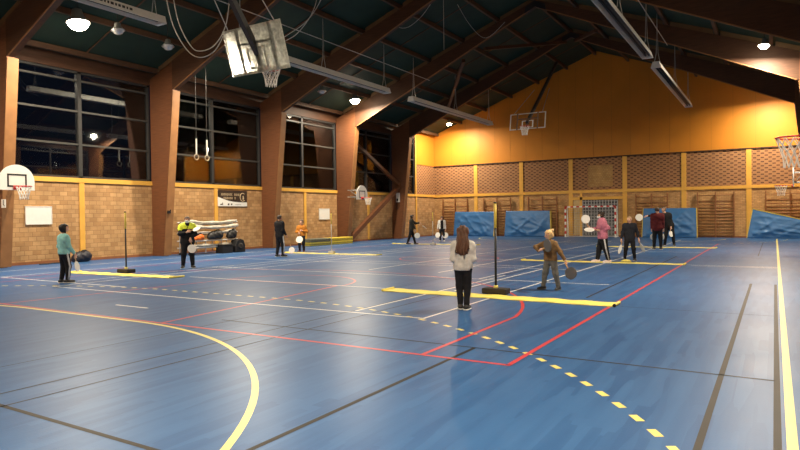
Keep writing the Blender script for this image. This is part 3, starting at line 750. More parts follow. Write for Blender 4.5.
lg.box(bx+0.012, bx+0.015, y0+0.62, y0+0.72, z0+0.05, z0+0.13).box(bx+0.012, bx+0.015, y0+0.82, y0+0.91, z0+0.06, z0+0.13).box(bx+0.012, bx+0.015, y0+1.1, y0+1.5, z0+0.07, z0+0.085)
lg.prism([(y0+0.12, z0+0.06), (y0+0.32, z0+0.06), (y0+0.3, z0+0.2), (y0+0.26, z0+0.1), (y0+0.2, z0+0.13)], 'x', bx+0.012, bx+0.015)
lg.build('sponsor_marks', M_brown, ban)
# small sign on the near leg, switch boxes
q = at(4, 203.5, 1, FR[4])
s_ = thing('wall_sign', (q[0], q[1], q[2]), 'tiny white pictogram sign on the timber leg under the left photo-edge hoop', 'sign')
B(q[0]-0.13, q[0]+0.13, q[1]-0.02, q[1]-0.004, q[2]-0.14, q[2]+0.14).build('plate', M_white, s_)
MB().prism([(q[0]-0.02, q[2]+0.12), (q[0]+0.03, q[2]+0.12), (q[0]+0.02, q[2]-0.02), (q[0]+0.1, q[2]-0.1), (q[0]-0.02, q[2]-0.05)], 'y', q[1]-0.024, q[1]-0.018).build('pictogram', M_brown, s_)
q = at(398.5, 197.5, 1, FR[0])
s_ = thing('control_box', (q[0], q[1], q[2]), 'white control box with a looped lead on the far timber leg', 'control box')
B(q[0]-0.13, q[0]+0.13, q[1]-0.12, q[1]-0.002, q[2]-0.32, q[2]+0.32).build('case', M_offwhite, s_, bevel=0.01)
B(q[0]-0.09, q[0]+0.05, q[1]-0.125, q[1]-0.11, q[2]-0.24, q[2]-0.08).build('handset', M_black, s_)
MB().tube([(q[0]-0.1, q[1]-0.04, q[2]-0.32), (q[0]-0.2, q[1]-0.03, q[2]-0.6), (q[0]-0.05, q[1]-0.03, q[2]-0.8), (q[0]+0.08, q[1]-0.03, q[2]-0.6), (q[0]+0.06, q[1]-0.04, q[2]-0.32)], 0.012, 6).build('lead', M_black, s_)
q = at(168, 212, 1, FR[3]+0.1)
s_ = thing('wall_hook', (q[0], q[1], q[2]), 'small dark winch hook on the leg left of the net rack', 'hook')
B(q[0]-0.13, q[0]+0.08, q[1]-0.05, q[1]+0.09, q[2]-0.06, q[2]+0.06).build('bracket', M_black, s_, bevel=0.01)
MB().tube([(q[0]+0.08, q[1], q[2]), (q[0]+0.15, q[1], q[2]+0.02), (q[0]+0.17, q[1], q[2]+0.1)], 0.02, 6).build('hook', M_black, s_)

# sports bag on the floor
def sdf_grid(f, lo, hi, h):
    lo, hi = np.array(lo, float), np.array(hi, float)
    n = np.maximum(4, np.ceil((hi-lo)/h).astype(int)+1)
    ax = [lo[i]+h*np.arange(n[i]) for i in range(3)]
    X, Y, Z = np.meshgrid(*ax, indexing='ij')
    F = f(np.stack([X, Y, Z], -1).reshape(-1, 3)).reshape(n)
    return surface_nets(F, lo, h)
def surface_nets(F, lo, h):
    s = F < 0; nx, ny, nz = F.shape
    c = np.zeros((nx-1, ny-1, nz-1), int)
    offs = [(i, j, k) for i in (0, 1) for j in (0, 1) for k in (0, 1)]
    for i, j, k in offs: c += s[i:nx-1+i, j:ny-1+j, k:nz-1+k]
    act = (c > 0) & (c < 8); idx = -np.ones(act.shape, int); cells = np.argwhere(act); idx[act] = np.arange(len(cells))
    acc = np.zeros((len(cells), 3)); cnt = np.zeros(len(cells))
    for a in offs:
        for ax in range(3):
            if a[ax]: continue
            b = list(a); b[ax] = 1
            fa = F[cells[:, 0]+a[0], cells[:, 1]+a[1], cells[:, 2]+a[2]]; fb = F[cells[:, 0]+b[0], cells[:, 1]+b[1], cells[:, 2]+b[2]]
            m = (fa < 0) != (fb < 0); t = np.zeros(len(cells)); t[m] = fa[m]/(fa[m]-fb[m])
            p = np.tile(np.array(a, float), (len(cells), 1)); p[:, ax] = t
            acc[m] += p[m]; cnt[m] += 1
    V = (cells+acc/np.maximum(cnt, 1)[:, None])*h+lo
    quads = []
    for ax in range(3):
        o1, o2 = [i for i in range(3) if i != ax]
        sl0 = [slice(None)]*3; sl1 = [slice(None)]*3; sl0[ax] = slice(0, -1); sl1[ax] = slice(1, None)
        ch = s[tuple(sl0)] != s[tuple(sl1)]
        e = np.argwhere(ch)
        e = e[(e[:, o1] > 0) & (e[:, o2] > 0) & (e[:, o1] < F.shape[o1]-1) & (e[:, o2] < F.shape[o2]-1)]
        if not len(e): continue
        def g(d1, d2):
            q = e.copy(); q[:, o1] -= d1; q[:, o2] -= d2; return idx[q[:, 0], q[:, 1], q[:, 2]]
        Q = np.stack([g(1, 1), g(0, 1), g(0, 0), g(1, 0)], 1)
        inside = s[e[:, 0], e[:, 1], e[:, 2]]
        if ax == 1: inside = ~inside
        Q[~inside] = Q[~inside][:, ::-1]; quads.append(Q)
    return V, (np.concatenate(quads) if quads else np.zeros((0, 4), int))
def rc(p, a, b, r1, r2, cut=None, flat=None):
    a, b = np.asarray(a, float), np.asarray(b, float); pa = p-a; ba = b-a
    if flat is not None:
        ax, k = flat; ax = np.asarray(ax, float); pa = pa+np.outer(pa@ax, ax)*(k-1)
    L2 = max(ba@ba, 1e-9); t = np.clip(pa@ba/L2, 0, 1)
    d = np.linalg.norm(pa-t[:, None]*ba, axis=1)-(r1+(r2-r1)*t)
    if cut: d = np.maximum(d, (p-b)@(ba/math.sqrt(L2))-cut*0)
    return d
def el(p, c, r, A=None):
    q = p-np.asarray(c, float)
    if A is not None: q = q@np.asarray(A).T
    r = np.asarray(r, float); k0 = np.linalg.norm(q/r, axis=1); k1 = np.linalg.norm(q/(r*r), axis=1)+1e-9
    return k0*(k0-1)/k1
def smin(ds, k):
    out = ds[0]
    for d in ds[1:]:
        h = np.clip(0.5+0.5*(d-out)/k, 0, 1); out = d*(1-h)+out*h-k*h*(1-h)
    return out
def sdf_obj(name, f, lo, hi, h, mat, parent):
    V, Q = sdf_grid(f, lo, hi, h); mb = MB(); mb.v = [tuple(v) for v in V]; mb.f = [tuple(int(i) for i in q) for q in Q]; mb.mi = [0]*len(Q)
    return mb.build(name, mat, parent, True)

def soft_bag(c, lx, ly, lz, name, label, m, cat='bag', m2=None):
    c = np.array(c, float); t = thing(name, c, label, cat)
    f = lambda p: np.maximum(smin([el(p, c+(0, 0, lz*0.42), (lx*0.5, ly*0.5, lz*0.5)), el(p, c+(0.02, ly*0.18, lz*0.5), (lx*0.4, ly*0.25, lz*0.45)), el(p, c+(0, -ly*0.25, lz*0.25), (lx*0.45, ly*0.3, lz*0.28))], 0.08)
                               + 0.012*np.sin(p[:, 1]*23+p[:, 2]*11)*np.sin(p[:, 2]*19+p[:, 0]*13), (c[2]+0.004)-p[:, 2])
    sdf_obj('body', f, c-(lx*0.7, ly*0.7, 0.03), c+(lx*0.7, ly*0.7, lz*1.1), 0.025, m, t)
    MB().tube([c+(lx*0.2, -ly*0.2, lz*0.6), c+(lx*0.25, -ly*0.08, lz*0.98), c+(lx*0.25, ly*0.1, lz*1.02), c+(lx*0.2, ly*0.25, lz*0.8)], 0.018, 6).build('handle', m2 or M_black, t, True)
    return t
M_navy = P('navy_nylon', (0.012, 0.013, 0.024), 0.5, var=0.3, scale=10)
soft_bag((-22.3, 13.55, 0), 0.45, 0.72, 0.44, 'sports_bag', 'dark navy sports bag slumped on the floor at the foot of the yellow post', M_navy)
tag(MB().tube([(-22.35, 12.0, 0.02), (-22.3, 12.3, 0.02), (-22.42, 12.55, 0.02), (-22.35, 12.9, 0.02)], 0.02, 6).build('dark_strap', M_black), 'dark strap lying on the floor below the left white board', 'strap')

# net rack
def rack():
    xa, xb, y0, y1 = -22.05, -21.45, 17.8, 20.45
    t = thing('net_rack', (-21.75, 19.1, 0), 'low grey tubular trolley rack by the wall, loaded with pale rolled nets', 'rack')
    up = []
    for y in (y0, y0+0.9, y0+1.8, y1):
        for x in (xa, xb): MB().tube([(x, y, 0.06), (x, y, 1.42 if y in (y0, y1) else 0.62)], 0.022, 6).build('upright', M_steel, t)
    for z in (0.3, 0.6, 0.95, 1.40):
        for x in (xa, xb): MB().tube([(x, y0-0.12, z), (x, y1+0.12, z)], 0.026, 8).build('rail', M_offwhite, t)
        for y in (y0, y1): MB().tube([(xa, y, z), (xb, y, z)], 0.02, 6).build('cross_tube', M_steel, t)
    for y in (y0, y1):
        for x in (xa, xb): MB().lathe([(0.0, -0.02), (0.05, -0.02), (0.05, 0.02), (0.0, 0.02)], (x, y, 0.05), (1, 0, 0), 12).build('castor', M_rubber, t)
rack()
M_canvas = P('pale_canvas_net', (0.50, 0.46, 0.38), 0.8, var=0.25, scale=7)
for i, (z, sag, x, r, lab) in enumerate([(1.46, 0.08, -21.42, 0.08, 'pale rolled net sagging along the top front of the rack'), (1.25, 0.08, -21.36, 0.09, 'pale rolled net sagging second from the top of the rack'),
                                         (0.98, 0.08, -21.78, 0.09, 'pale rolled net third from the top of the rack, behind the black bag'), (1.36, 0.02, -21.75, 0.11, 'pale rolled net lying at the back of the rack'),
                                         (0.42, 0.03, -21.45, 0.07, 'thin pale rolled net on the lowest rails of the rack')]):
    pts = [(x, 17.75+2.75*u, z-sag*4*u*(1-u)+0.0) for u in np.linspace(0, 1, 14)]
    tag(MB().tube(pts, [r*(0.8+0.25*math.sin(3+5*k+i)) for k in range(14)], 10).build('rolled_net', M_canvas, None, True), lab, 'rolled net')
soft_bag((-21.42, 19.25, 0.64), 0.36, 0.85, 0.42, 'holdall', 'black holdall lying in the middle of the net rack', P('black_nylon', (0.012, 0.012, 0.013), 0.5, var=0.3))
soft_bag((-21.5, 18.35, 0.62), 0.35, 0.55, 0.3, 'orange_bag', 'orange soft bag lying on the lower shelf of the net rack', P('orange_nylon', (0.75, 0.16, 0.02), 0.5, var=0.2))
tag(B(-22.0, -21.5, 17.85, 20.4, 0.60, 0.625).build('shelf_board', P('shelf_board', (0.2, 0.13, 0.08), 0.6)), 'wooden shelf board lying across the rails of the net rack', 'shelf')
def crate(y, wd, h, lab):
    t = thing('black_crate', (-21.3, y, 0), lab, 'crate')
    B(-21.55, -21.1, y-wd/2, y+wd/2, 0.0, h).build('body', M_black, t, bevel=0.015)
    B(-21.57, -21.08, y-wd/2-0.02, y+wd/2+0.02, h, h+0.03).build('lid', M_rubber, t, bevel=0.01)
soft_bag((-21.42, 20.2, 0.64), 0.34, 0.5, 0.44, 'black_ball_bag', 'round black bag stuffed on the upper right end of the net rack', P('black_nylon', (0.012, 0.012, 0.013), 0.5))
crate(19.65, 0.6, 0.36, 'black crate on the floor under the middle of the net rack')
t = thing('loudspeaker', (-21.3, 20.4, 0), 'black round-topped loudspeaker on the floor at the right end of the net rack', 'loudspeaker')
MB().prism([(y_-0.62, z_) for y_, z_ in [(20.72, 0), (21.35, 0), (21.35, 0.3), (21.25, 0.55), (21.05, 0.62), (20.85, 0.55), (20.72, 0.3)]], 'x', -21.5, -21.1).build('case', M_black, t, bevel=0.02)
MB().lathe([(0.0, 0.0), (0.14, 0.0), (0.15, 0.012), (0.09, 0.02), (0.0, 0.012)], (-21.1, 20.43, 0.28), (1, 0, 0)).build('cone', M_rubber, t, True)

# foam stack / gym benches by the wall
M_greenfoam = P('grey_green_vinyl', (0.14, 0.15, 0.11), 0.5); M_olive = P('olive_yellow_vinyl', (0.40, 0.34, 0.06), 0.5); M_yfoam = P('bright_yellow_vinyl', (0.66, 0.50, 0.05), 0.5)
def foam(y0, y1, z0, z1, m, lab):
    t = thing('foam_block', (-21.7, (y0+y1)/2, z0), lab, 'foam block')
    B(-22.0, -21.4, y0, y1, z0, z1-0.012).build('cover', m, t, bevel=0.025)
    B(-22.005, -21.393, y0-0.003, y1+0.003, z0+(z1-z0)*0.42, z0+(z1-z0)*0.52).build('seam', P('seam_dark', (0.12, 0.10, 0.03), 0.6), t)
fa, fm, fb = [at(px_, 244, 0, -21.4)[1] for px_ in (311, 331, 353)]
foam(fa, fm-0.03, 0.0, 0.21, M_olive, 'olive yellow foam block on the floor, under the grey-green one')
foam(fa, fm-0.03, 0.21, 0.40, M_greenfoam, 'grey-green foam block lying on top of the olive one')
foam(fm+0.03, fb, 0.0, 0.21, M_yfoam, 'bright yellow foam block on the floor beside the timber leg')
foam(fm+0.03, fb, 0.21, 0.40, M_yfoam, 'bright yellow foam block on top, right of the grey-green one')

# ---------------------------------------------------------------- yellow net strips and pole stands
def strip(x0, x1, y, label, wd=0.46, skew=0.0, tie=False):
    t = thing('yellow_floor_strip', ((x0+x1)/2, y, 0), label, 'floor strip')
    mb = MB(); n = 40; vs = []
    for i in range(n+1):
        x = x0+(x1-x0)*i/n; yy = y+skew*(i/n-0.5)+0.015*math.sin(i*0.7); z = 0.014+0.006*math.sin(i*1.3)
        vs += [(x, yy-wd/2, 0.003), (x, yy-wd/2, z), (x, yy+wd/2, z+0.004), (x, yy+wd/2, 0.003)]
    fs = []
    for i in range(n):
        a = 4*i
        for j in range(4): fs.append((a+j, a+(j+1) % 4, a+4+(j+1) % 4, a+4+j))
    fs += [(0, 1, 2, 3), (4*n+3, 4*n+2, 4*n+1, 4*n)]
    mb.add(vs, fs).build('band', M_strip, t)
    for x, s in ((x0, -1), (x1, 1)):
        yy = y+skew*(0.5 if s > 0 else -0.5)
        MB().tube([(x, yy-wd/2, 0.026), (x, yy+wd/2, 0.026)], 0.026, 10).build('rolled_end', M_strip, t, True)
        if tie and s > 0: MB().tube([(x+s*0.012, yy-wd/2-0.008, 0.027), (x+s*0.012, yy-wd/2+0.03, 0.027)], 0.028, 10).build('end_tie', M_black, t)
strip(-7.1, -2.4, 10.93, 'yellow fabric strip across the floor at the feet of the near pole stand', skew=-0.16, tie=True)
strip(-7.45, -2.4, 20.2, 'yellow fabric strip on the floor beside the pink-hoodie player', 0.36)
strip(-7.3, -2.25, 29.9, 'farthest right yellow strip on the floor by the maroon-sweater player', 0.36)
strip(-18.0, -13.7, 10.8, 'yellow fabric strip on the floor right of the teal-sweater boy', 0.46, skew=0.25)
strip(-18.6, -13.7, 20.75, 'thin yellow strip on the floor by the orange-sweater player', 0.36)
strip(-18.5, -13.3, 29.6, 'farthest left yellow strip between the two players in the far corner', 0.36)
tag(MB().lathe([(0.16, 0), (0.17, 0.008), (0.10, 0.05), (0.03, 0.06), (0.0, 0.055)], (*at(626, 262, 2, 0)[:2], 0.022)).build('flat_marker', M_strip, None, True), 'flat yellow marker dome on the strip at the feet of the navy-top player', 'marker')
def pole(x, y, h, label, rod, sleeve, base_m, base=0.25, r=0.022):
    t = thing('pole_stand', (x, y, 0), label, 'pole stand')
    z0 = 0.02
    b = MB().prism([(x-base, y-base*0.55), (x+base, y-base*0.55), (x+base, y+base*0.55), (x-base, y+base*0.55)], 'z', z0, z0+0.11).build('base', base_m, t, bevel=0.02)
    MB().tube([(x, y, z0+0.1), (x, y, h*0.72)], r, 10).build('rod', rod, t, True)
    MB().tube([(x, y, h*0.72), (x, y, h-0.03)], r*1.25, 10).build('sleeve', sleeve, t, True)
    MB().tube([(x, y, h-0.03), (x, y, h)], r*1.4, 10).build('cap', M_black, t, True)
    MB().tube([(x, y, z0+0.1), (x, y, z0+0.16)], r*2, 10).build('socket', M_strip if rod is M_black else M_steel, t, True)
M_sleeve = P('yellow_sleeve', (0.66, 0.50, 0.09), 0.5)
M_greyrod = P('grey_rod', (0.42, 0.40, 0.36), 0.4)
pn = at(496, 294.5, 2, 0)
pole(pn[0], pn[1], 1.82, 'black pole stand with a yellow top in front, beside the long-haired girl', M_black, M_sleeve, M_rubber)
pl = at(126.3, 273.3, 2, 0)
pole(pl[0], pl[1], 1.80, 'black pole stand with yellow sleeve on the left strip', M_black, M_sleeve, M_rubber)
pole(-16.1, 20.75, 1.75, 'thin grey pole stand in front of the bright yellow foam', M_greyrod, M_sleeve, M_greyrod, 0.14, 0.016)
pf = at(433, 245.3, 2, 0)
pole(pf[0], pf[1], 1.78, 'thin grey pole stand between the two players in the far corner', M_greyrod, M_sleeve, M_greyrod, 0.14, 0.016)

# ---------------------------------------------------------------- people
def nrm(v): v = np.array(v, float); return v/(np.linalg.norm(v)+1e-12)
def ik(a, b, l1, l2, pole):
    a, b = np.array(a, float), np.array(b, float); d = b-a; L = np.linalg.norm(d); u = d/L
    if L > (l1+l2)*0.999: L = (l1+l2)*0.999; b = a+u*L
    c = (L*L+l1*l1-l2*l2)/(2*L); h = math.sqrt(max(0, l1*l1-c*c))
    p = np.array(pole, float); p = p-u*(p@u); p = nrm(p)
    return a+u*c+p*h, b
SKINS = {'light': (0.62, 0.36, 0.25), 'tan': (0.45, 0.24, 0.15), 'brown': (0.20, 0.09, 0.05)}
def cloth(nm, rgb, rough=0.8): return P('cloth_'+nm, rgb, rough, var=0.18, scale=14, spec=0.2, bump=0.15)
PADDLE_N = [0]
def paddle(c, a, n, label, R=0.13, m=None, grip=0.0):
    """c: centre of the grip, a: handle axis towards the blade, n: blade normal"""
    a = nrm(a); n = nrm(np.array(n)-a*(np.array(n)@a)); s = np.cross(a, n)
    m = m or P('white_paddle', (0.80, 0.79, 0.75), 0.45, var=0.03)
    t = thing('round_paddle', tuple(c), label, 'paddle')
    bc = np.array(c)+a*(0.08+R)
    MB().lathe([(0.0, -0.007), (R-0.008, -0.007), (R, -0.003), (R, 0.003), (R-0.008, 0.007), (0.0, 0.007)], bc, n, 32).build('blade', m, t)
    MB().tube([bc+(a*math.cos(x)+s*math.sin(x))*R for x in np.linspace(0, 2*math.pi, 32, endpoint=False)], 0.008, 6, True).build('rim', m, t, True)
    MB().tube([np.array(c)-a*0.05, np.array(c)+a*0.09], 0.013, 10).build('handle', P('paddle_grip', (0.55, 0.33, 0.14), 0.6), t, True)
def hand_sdf(w, d, n, sc, side):
    """prims for a hand: wrist w, direction d, palm normal n, thumb on +s"""
    d = nrm(d); n = nrm(np.array(n)-d*(np.array(n)@d)); s = np.cross(d, n)*side
    S = sc
    pr = [(w, w+d*0.45*S, 0.16*S, 0.17*S, (n, 1.7))]
    for k, (off, ln) in enumerate([(0.17, 0.40), (0.06, 0.45), (-0.05, 0.42), (-0.16, 0.33)]):
        k0 = w+d*0.50*S+s*off*S; k1 = k0+(d*0.75+n*0.66)*ln*0.5*S; k2 = k1+(d*0.1+n*0.95)*ln*0.33*S; k3 = k2+(-d*0.6+n*0.5)*ln*0.22*S
        pr += [(k0-d*0.1*S, k1, 0.062*S, 0.056*S, None), (k1, k2, 0.056*S, 0.05*S, None), (k2, k3, 0.05*S, 0.045*S, None)]
    t0 = w+d*0.15*S+s*0.13*S; t1 = t0+(d*0.5+s*0.55+n*0.5)*0.28*S; t2 = t1+(d*0.75-s*0.05+n*0.6)*0.24*S
    pr += [(t0, t1, 0.075*S, 0.062*S, None), (t1, t2, 0.06*S, 0.05*S, None)]
    return pr
def person(px, py, ang, H, label, top, bottom, hair, skin='light', kid=False, feet=None, hands=None, lean=(0, 0), head=(0, 0), mask=None, stripe=None,
           shoe=('black', (0.02, 0.02, 0.02)), sole=(0.6, 0.6, 0.58), fat=1.0, hem=0.47, paddles=(None, None), pole_e=((0.35, -1, -0.3), (-0.35, -1, -0.3)),
           extra=None, res=None, paddle_mat=None):
    P0 = at(px, py, 2, 0.0); v = nrm([P0[0]-CAM[0], P0[1]-CAM[1], 0]); a = math.radians(-ang)
    fwd = np.array([v[0]*math.cos(a)-v[1]*math.sin(a), v[0]*math.sin(a)+v[1]*math.cos(a), 0]); rgt = np.array([fwd[1], -fwd[0], 0]); upv = np.array([0, 0, 1.0])
    Mx = np.stack([rgt, fwd, upv]); O = np.array([P0[0], P0[1], 0.0])
    Wp = lambda q: O+(np.array(q, float)*H)@Mx; Wd = lambda q: np.array(q, float)@Mx
    t = thing('person', tuple(O), label, 'person')
    hs = 1.18 if kid else 1.0
    hhf = 0.064*hs; hh = hhf*H; shz = 0.815-(0.035 if kid else 0); shw = 0.102*(0.95 if kid else 1.03)
    feet = feet or [(0.06, 0.0), (-0.06, 0.0)]
    pel = np.array([(feet[0][0]+feet[1][0])/2, (feet[0][1]+feet[1][1])/2, 0.525])
    hands = hands or [(0.15, 0.05, 0.485), (-0.15, 0.05, 0.485)]
    ch = pel+np.array([lean[0], lean[1], shz-0.525-0.3*(lean[0]**2+lean[1]**2)]); hips = pel
    # body frame joints (right, left)
    hip = [Wp(pel+np.array([0.05, 0, 0])), Wp(pel+np.array([-0.05, 0, 0]))]
    ank = [Wp((f[0], f[1], 0.045+(f[2] if len(f) > 2 else 0))) for f in feet]
    kn = []
    for i in range(2):
        k, b = ik(hip[i], ank[i], 0.245*H, 0.24*H, Wd((0.15*(1 if i == 0 else -1), 1, 0))); kn.append(k)
    sh = [Wp(ch+np.array([shw, 0, 0])), Wp(ch+np.array([-shw, 0, 0]))]
    el_, wr, hd, hn = [], [], [], []
    for i in range(2):
        hspec = hands[i]
        e, b = ik(sh[i], Wp(hspec[:3]), 0.172*H, 0.155*H, Wd(pole_e[i])); el_.append(e); wr.append(b)
        pd = paddles[i]
        d = Wd(pd[0]) if pd else nrm(b-e)
        hd.append(nrm(d)); hn.append(Wd((-1 if i == 0 else 1, 0.2, 0)) if not pd else Wd(pd[2] if len(pd) > 2 else (-1 if i == 0 else 1, 0.2, 0)))
    neck0 = Wp(ch+np.array([0, 0, 0.01])); hc = Wp(ch+np.array([lean[0]*0.25, lean[1]*0.25+0.012, 1-shz-hhf]))
    ya, pa = math.radians(head[0]), math.radians(head[1])
    hf = Wd((math.sin(ya)*math.cos(pa), math.cos(ya)*math.cos(pa), math.sin(pa))); hr = nrm(np.cross(hf, upv)); hu = np.cross(hr, hf)
    HA = np.stack([hr, hf, hu]); hl = lambda q: hc+(np.array(q, float)*hh)@HA
    fl = fat*H
    flatF = (fwd, 1.5)
    waist = Wp((pel*0.5+ch*0.5)-np.array([0, 0, 0.02])); pelv = Wp(pel); chest = Wp(pel*0.2+ch*0.8)
    def torso(p, e):
        return [rc(p, chest+rgt*0.045*fl, chest-rgt*0.045*fl, 0.098*fl+e*1.5, 0.098*fl+e*1.5, None, flatF), rc(p, chest, waist, 0.108*fl+e*1.5, 0.1*fl+e*1.5, None, flatF),
                rc(p, waist, pelv, 0.1*fl+e*1.5, 0.112*fl+e*1.5, None, flatF), rc(p, sh[0]-upv*0.01*H, sh[1]-upv*0.01*H, 0.036*H+e, 0.036*H+e)]
    def arms(p, e, cut=0, upto=1.0):
        o = []
        for i in range(2):
            b = el_[i]+(wr[i]-el_[i])*upto
            o.append(rc(p, sh[i], el_[i], 0.036*H+e, 0.029*H+e)); o.append(rc(p, el_[i], b, 0.029*H+e, 0.0205*H+e*0.7, cut))
        return o
    def legs(p, e, cut=0, upto=1.0):
        o = []
        for i in range(2):
            b = kn[i]+(ank[i]-kn[i])*upto
            o.append(rc(p, hip[i], kn[i], 0.056*fl+e, 0.040*fl+e)); o.append(rc(p, kn[i], b, 0.040*fl+e, 0.026*fl+e, cut))
        return o
    sdir = []
    for i in range(2):
        kd = kn[i]-hip[i]; s = 1 if i == 0 else -1
        fd = nrm(fwd*1.0+rgt*s*(feet[i][3] if len(feet[i]) > 3 else 0.25)); sdir.append(fd)
    foot = lambda p, i, e: rc(p, ank[i]+np.array([0, 0, -0.012*H])-sdir[i]*0.022*H, ank[i]+np.array([0, 0, -0.022*H])+sdir[i]*0.095*H, 0.028*H+e, 0.021*H+e)
    def headf(p, e=0.0):
        ds = [el(p, hl((0, -0.05, 0.15)), (hh*0.78+e, hh*0.92+e, hh*0.86+e), HA), el(p, hl((0, 0.12, -0.35)), (hh*0.58+e, hh*0.68+e, hh*0.66+e), HA)]
        return smin(ds, hh*0.25)
    def bodyf(p):
        base = torso(p, -0.004)+arms(p, -0.004)+legs(p, -0.004)+[np.maximum(foot(p, i, -0.006), 0.012-p[:, 2]) for i in range(2)]
        base.append(rc(p, neck0, hc-upv*hh*0.5, 0.031*H, 0.029*H))
        d = smin(base, 0.02*H)
        hd_ = [headf(p), rc(p, hl((0, 0.86, 0.05)), hl((0, 1.02, -0.22)), hh*0.07, hh*0.13), el(p, hl((0.80, -0.1, 0.0)), (hh*0.1, hh*0.18, hh*0.27), HA), el(p, hl((-0.80, -0.1, 0.0)), (hh*0.1, hh*0.18, hh*0.27), HA)]
        return smin([d, smin(hd_, hh*0.08)], 0.008*H)
    allp = np.array([*hip, *ank, *kn, *sh, *el_, *wr, hc, pelv]); lo = allp.min(0)-0.2*H; hi = allp.max(0)+0.13*H; lo[2] = -0.02
    h = res or 0.017
    V, Q = sdf_grid(bodyf, lo, hi, h)
    mb = MB(); mb.v = [tuple(x) for x in V]; mb.f = [tuple(int(i) for i in q) for q in Q]; mb.mi = [0]*len(Q)
    hsz = 0.105*H
    for i in range(2):
        pr = hand_sdf(wr[i], hd[i], hn[i], hsz, 1 if i == 0 else -1)
        f = lambda p: smin([rc(p, a_, b_, r1, r2, None, fl_) for a_, b_, r1, r2, fl_ in pr], 0.05*hsz)
        pts = np.array([x for q in pr for x in q[:2]])
        V, Q = sdf_grid(f, pts.min(0)-0.025, pts.max(0)+0.025, 0.0065)
        mb.add(V, [tuple(int(k) for k in q) for q in Q])
    # eyes and lips
    for sx in (-1, 1):
        mb.cur = 1; mb.lathe([(0.0, -0.09*hh), (0.11*hh, 0), (0.0, 0.09*hh)], hl((0.33*sx, 0.74, 0.08)), hf, 8)
        mb.cur = 3; mb.bar(hl((0.18*sx, 0.80, 0.26)), hl((0.5*sx, 0.70, 0.27)), 0.05*hh, 0.07*hh)
    mb.cur = 2; mb.bar(hl((-0.2, 0.76, -0.55)), hl((0.2, 0.76, -0.55)), 0.06*hh, 0.08*hh)
    mb.cur = 0
    sk = P('skin_'+skin, SKINS[skin], 0.55, var=0.06, scale=20); hm = P('hair_'+hair[0], hair[1], 0.6, var=0.3, scale=30)
    mb.build('body', [sk, P('eye_dark', (0.02, 0.015, 0.012), 0.3), P('lip_red', (0.35, 0.12, 0.09), 0.5), hm], t, True)
    # clothing
    tm = cloth(*top[:2]); bmat = cloth(*bottom[:2])
    hemz = hem*H
    def topf(p):
        d = smin(torso(p, 0.014)+arms(p, 0.012, 1, 0.97), 0.022*H)
        d = d+0.004*np.sin(p[:, 2]*38+p[:, 0]*17)*np.sin(p[:, 1]*29+p[:, 2]*13)
        d = np.maximum(d, -rc(p, neck0+upv*0.035*H, neck0+upv*0.2*H, 0.036*H, 0.06*H))
        near = np.minimum.reduce([rc(p, el_[i], wr[i], 0.07*H, 0.07*H) for i in range(2)]); tr = np.minimum.reduce(torso(p, 0.02))
        return np.maximum(d, np.where((near < 0) & (tr > 0), -1.0, hemz-p[:, 2]))
    tp = sdf_obj(top[2], topf, lo, hi, h*0.9, tm, t)
    if len(top) > 3: tp['label'] = top[3]
    def botf(p):
        tors = [rc(p, waist, pelv, 0.096*fl+0.006, 0.11*fl+0.009, None, flatF)]
        d = smin(tors+legs(p, 0.012, 1, 0.97), 0.02*H)
        d = d+0.003*np.sin(p[:, 2]*31+p[:, 1]*9)*np.sin(p[:, 0]*21)
        return np.maximum(d, p[:, 2]-0.585*H)
    bt = sdf_obj('trousers', botf, lo, hi, h*0.9, bmat, t)
    if stripe:
        for i in ((0, 1) if stripe[1] == 2 else (stripe[1],)):
            s = 1 if i == 0 else -1; o_ = rgt*s
            sb = MB().tube([hip[i]+o_*(0.056*fl+0.008), kn[i]+o_*(0.04*fl+0.012), kn[i]+(ank[i]-kn[i])*0.93+o_*(0.026*fl+0.013)], [0.016*H, 0.014*H, 0.012*H], 8)
            sb.build('side_stripe', cloth('stripe', stripe[0]), bt, True)
    sm = P('shoe_'+shoe[0], shoe[1], 0.5, var=0.1); so = P('sole_%d' % int(sole[0]*100), sole, 0.6)
    for i in range(2):
        c = ank[i]; fz = c[2]-0.045*H
        f = lambda p, i=i, fz=fz: np.maximum(smin([foot(p, i, 0.007), rc(p, ank[i], ank[i]+upv*0.012*H, 0.029*H, 0.03*H)], 0.02), fz+0.014-p[:, 2])
        sh_ = sdf_obj('shoe', f, c-np.array([0.16*H, 0.16*H, 0.07*H]), c+np.array([0.16*H, 0.16*H, 0.06*H]), 0.012, sm, t)
        f2 = lambda p, i=i, fz=fz: np.maximum(np.maximum(rc(p, np.array([*(ank[i]-sdir[i]*0.022*H)[:2], fz+0.012]), np.array([*(ank[i]+sdir[i]*0.095*H)[:2], fz+0.012]), 0.032*H+0.006, 0.026*H+0.006), p[:, 2]-fz-0.022), fz+0.002-p[:, 2])
        sdf_obj('sole', f2, c-np.array([0.16*H, 0.16*H, 0.06*H]), c+np.array([0.16*H, 0.16*H, 0.02]), 0.010, so, sh_)
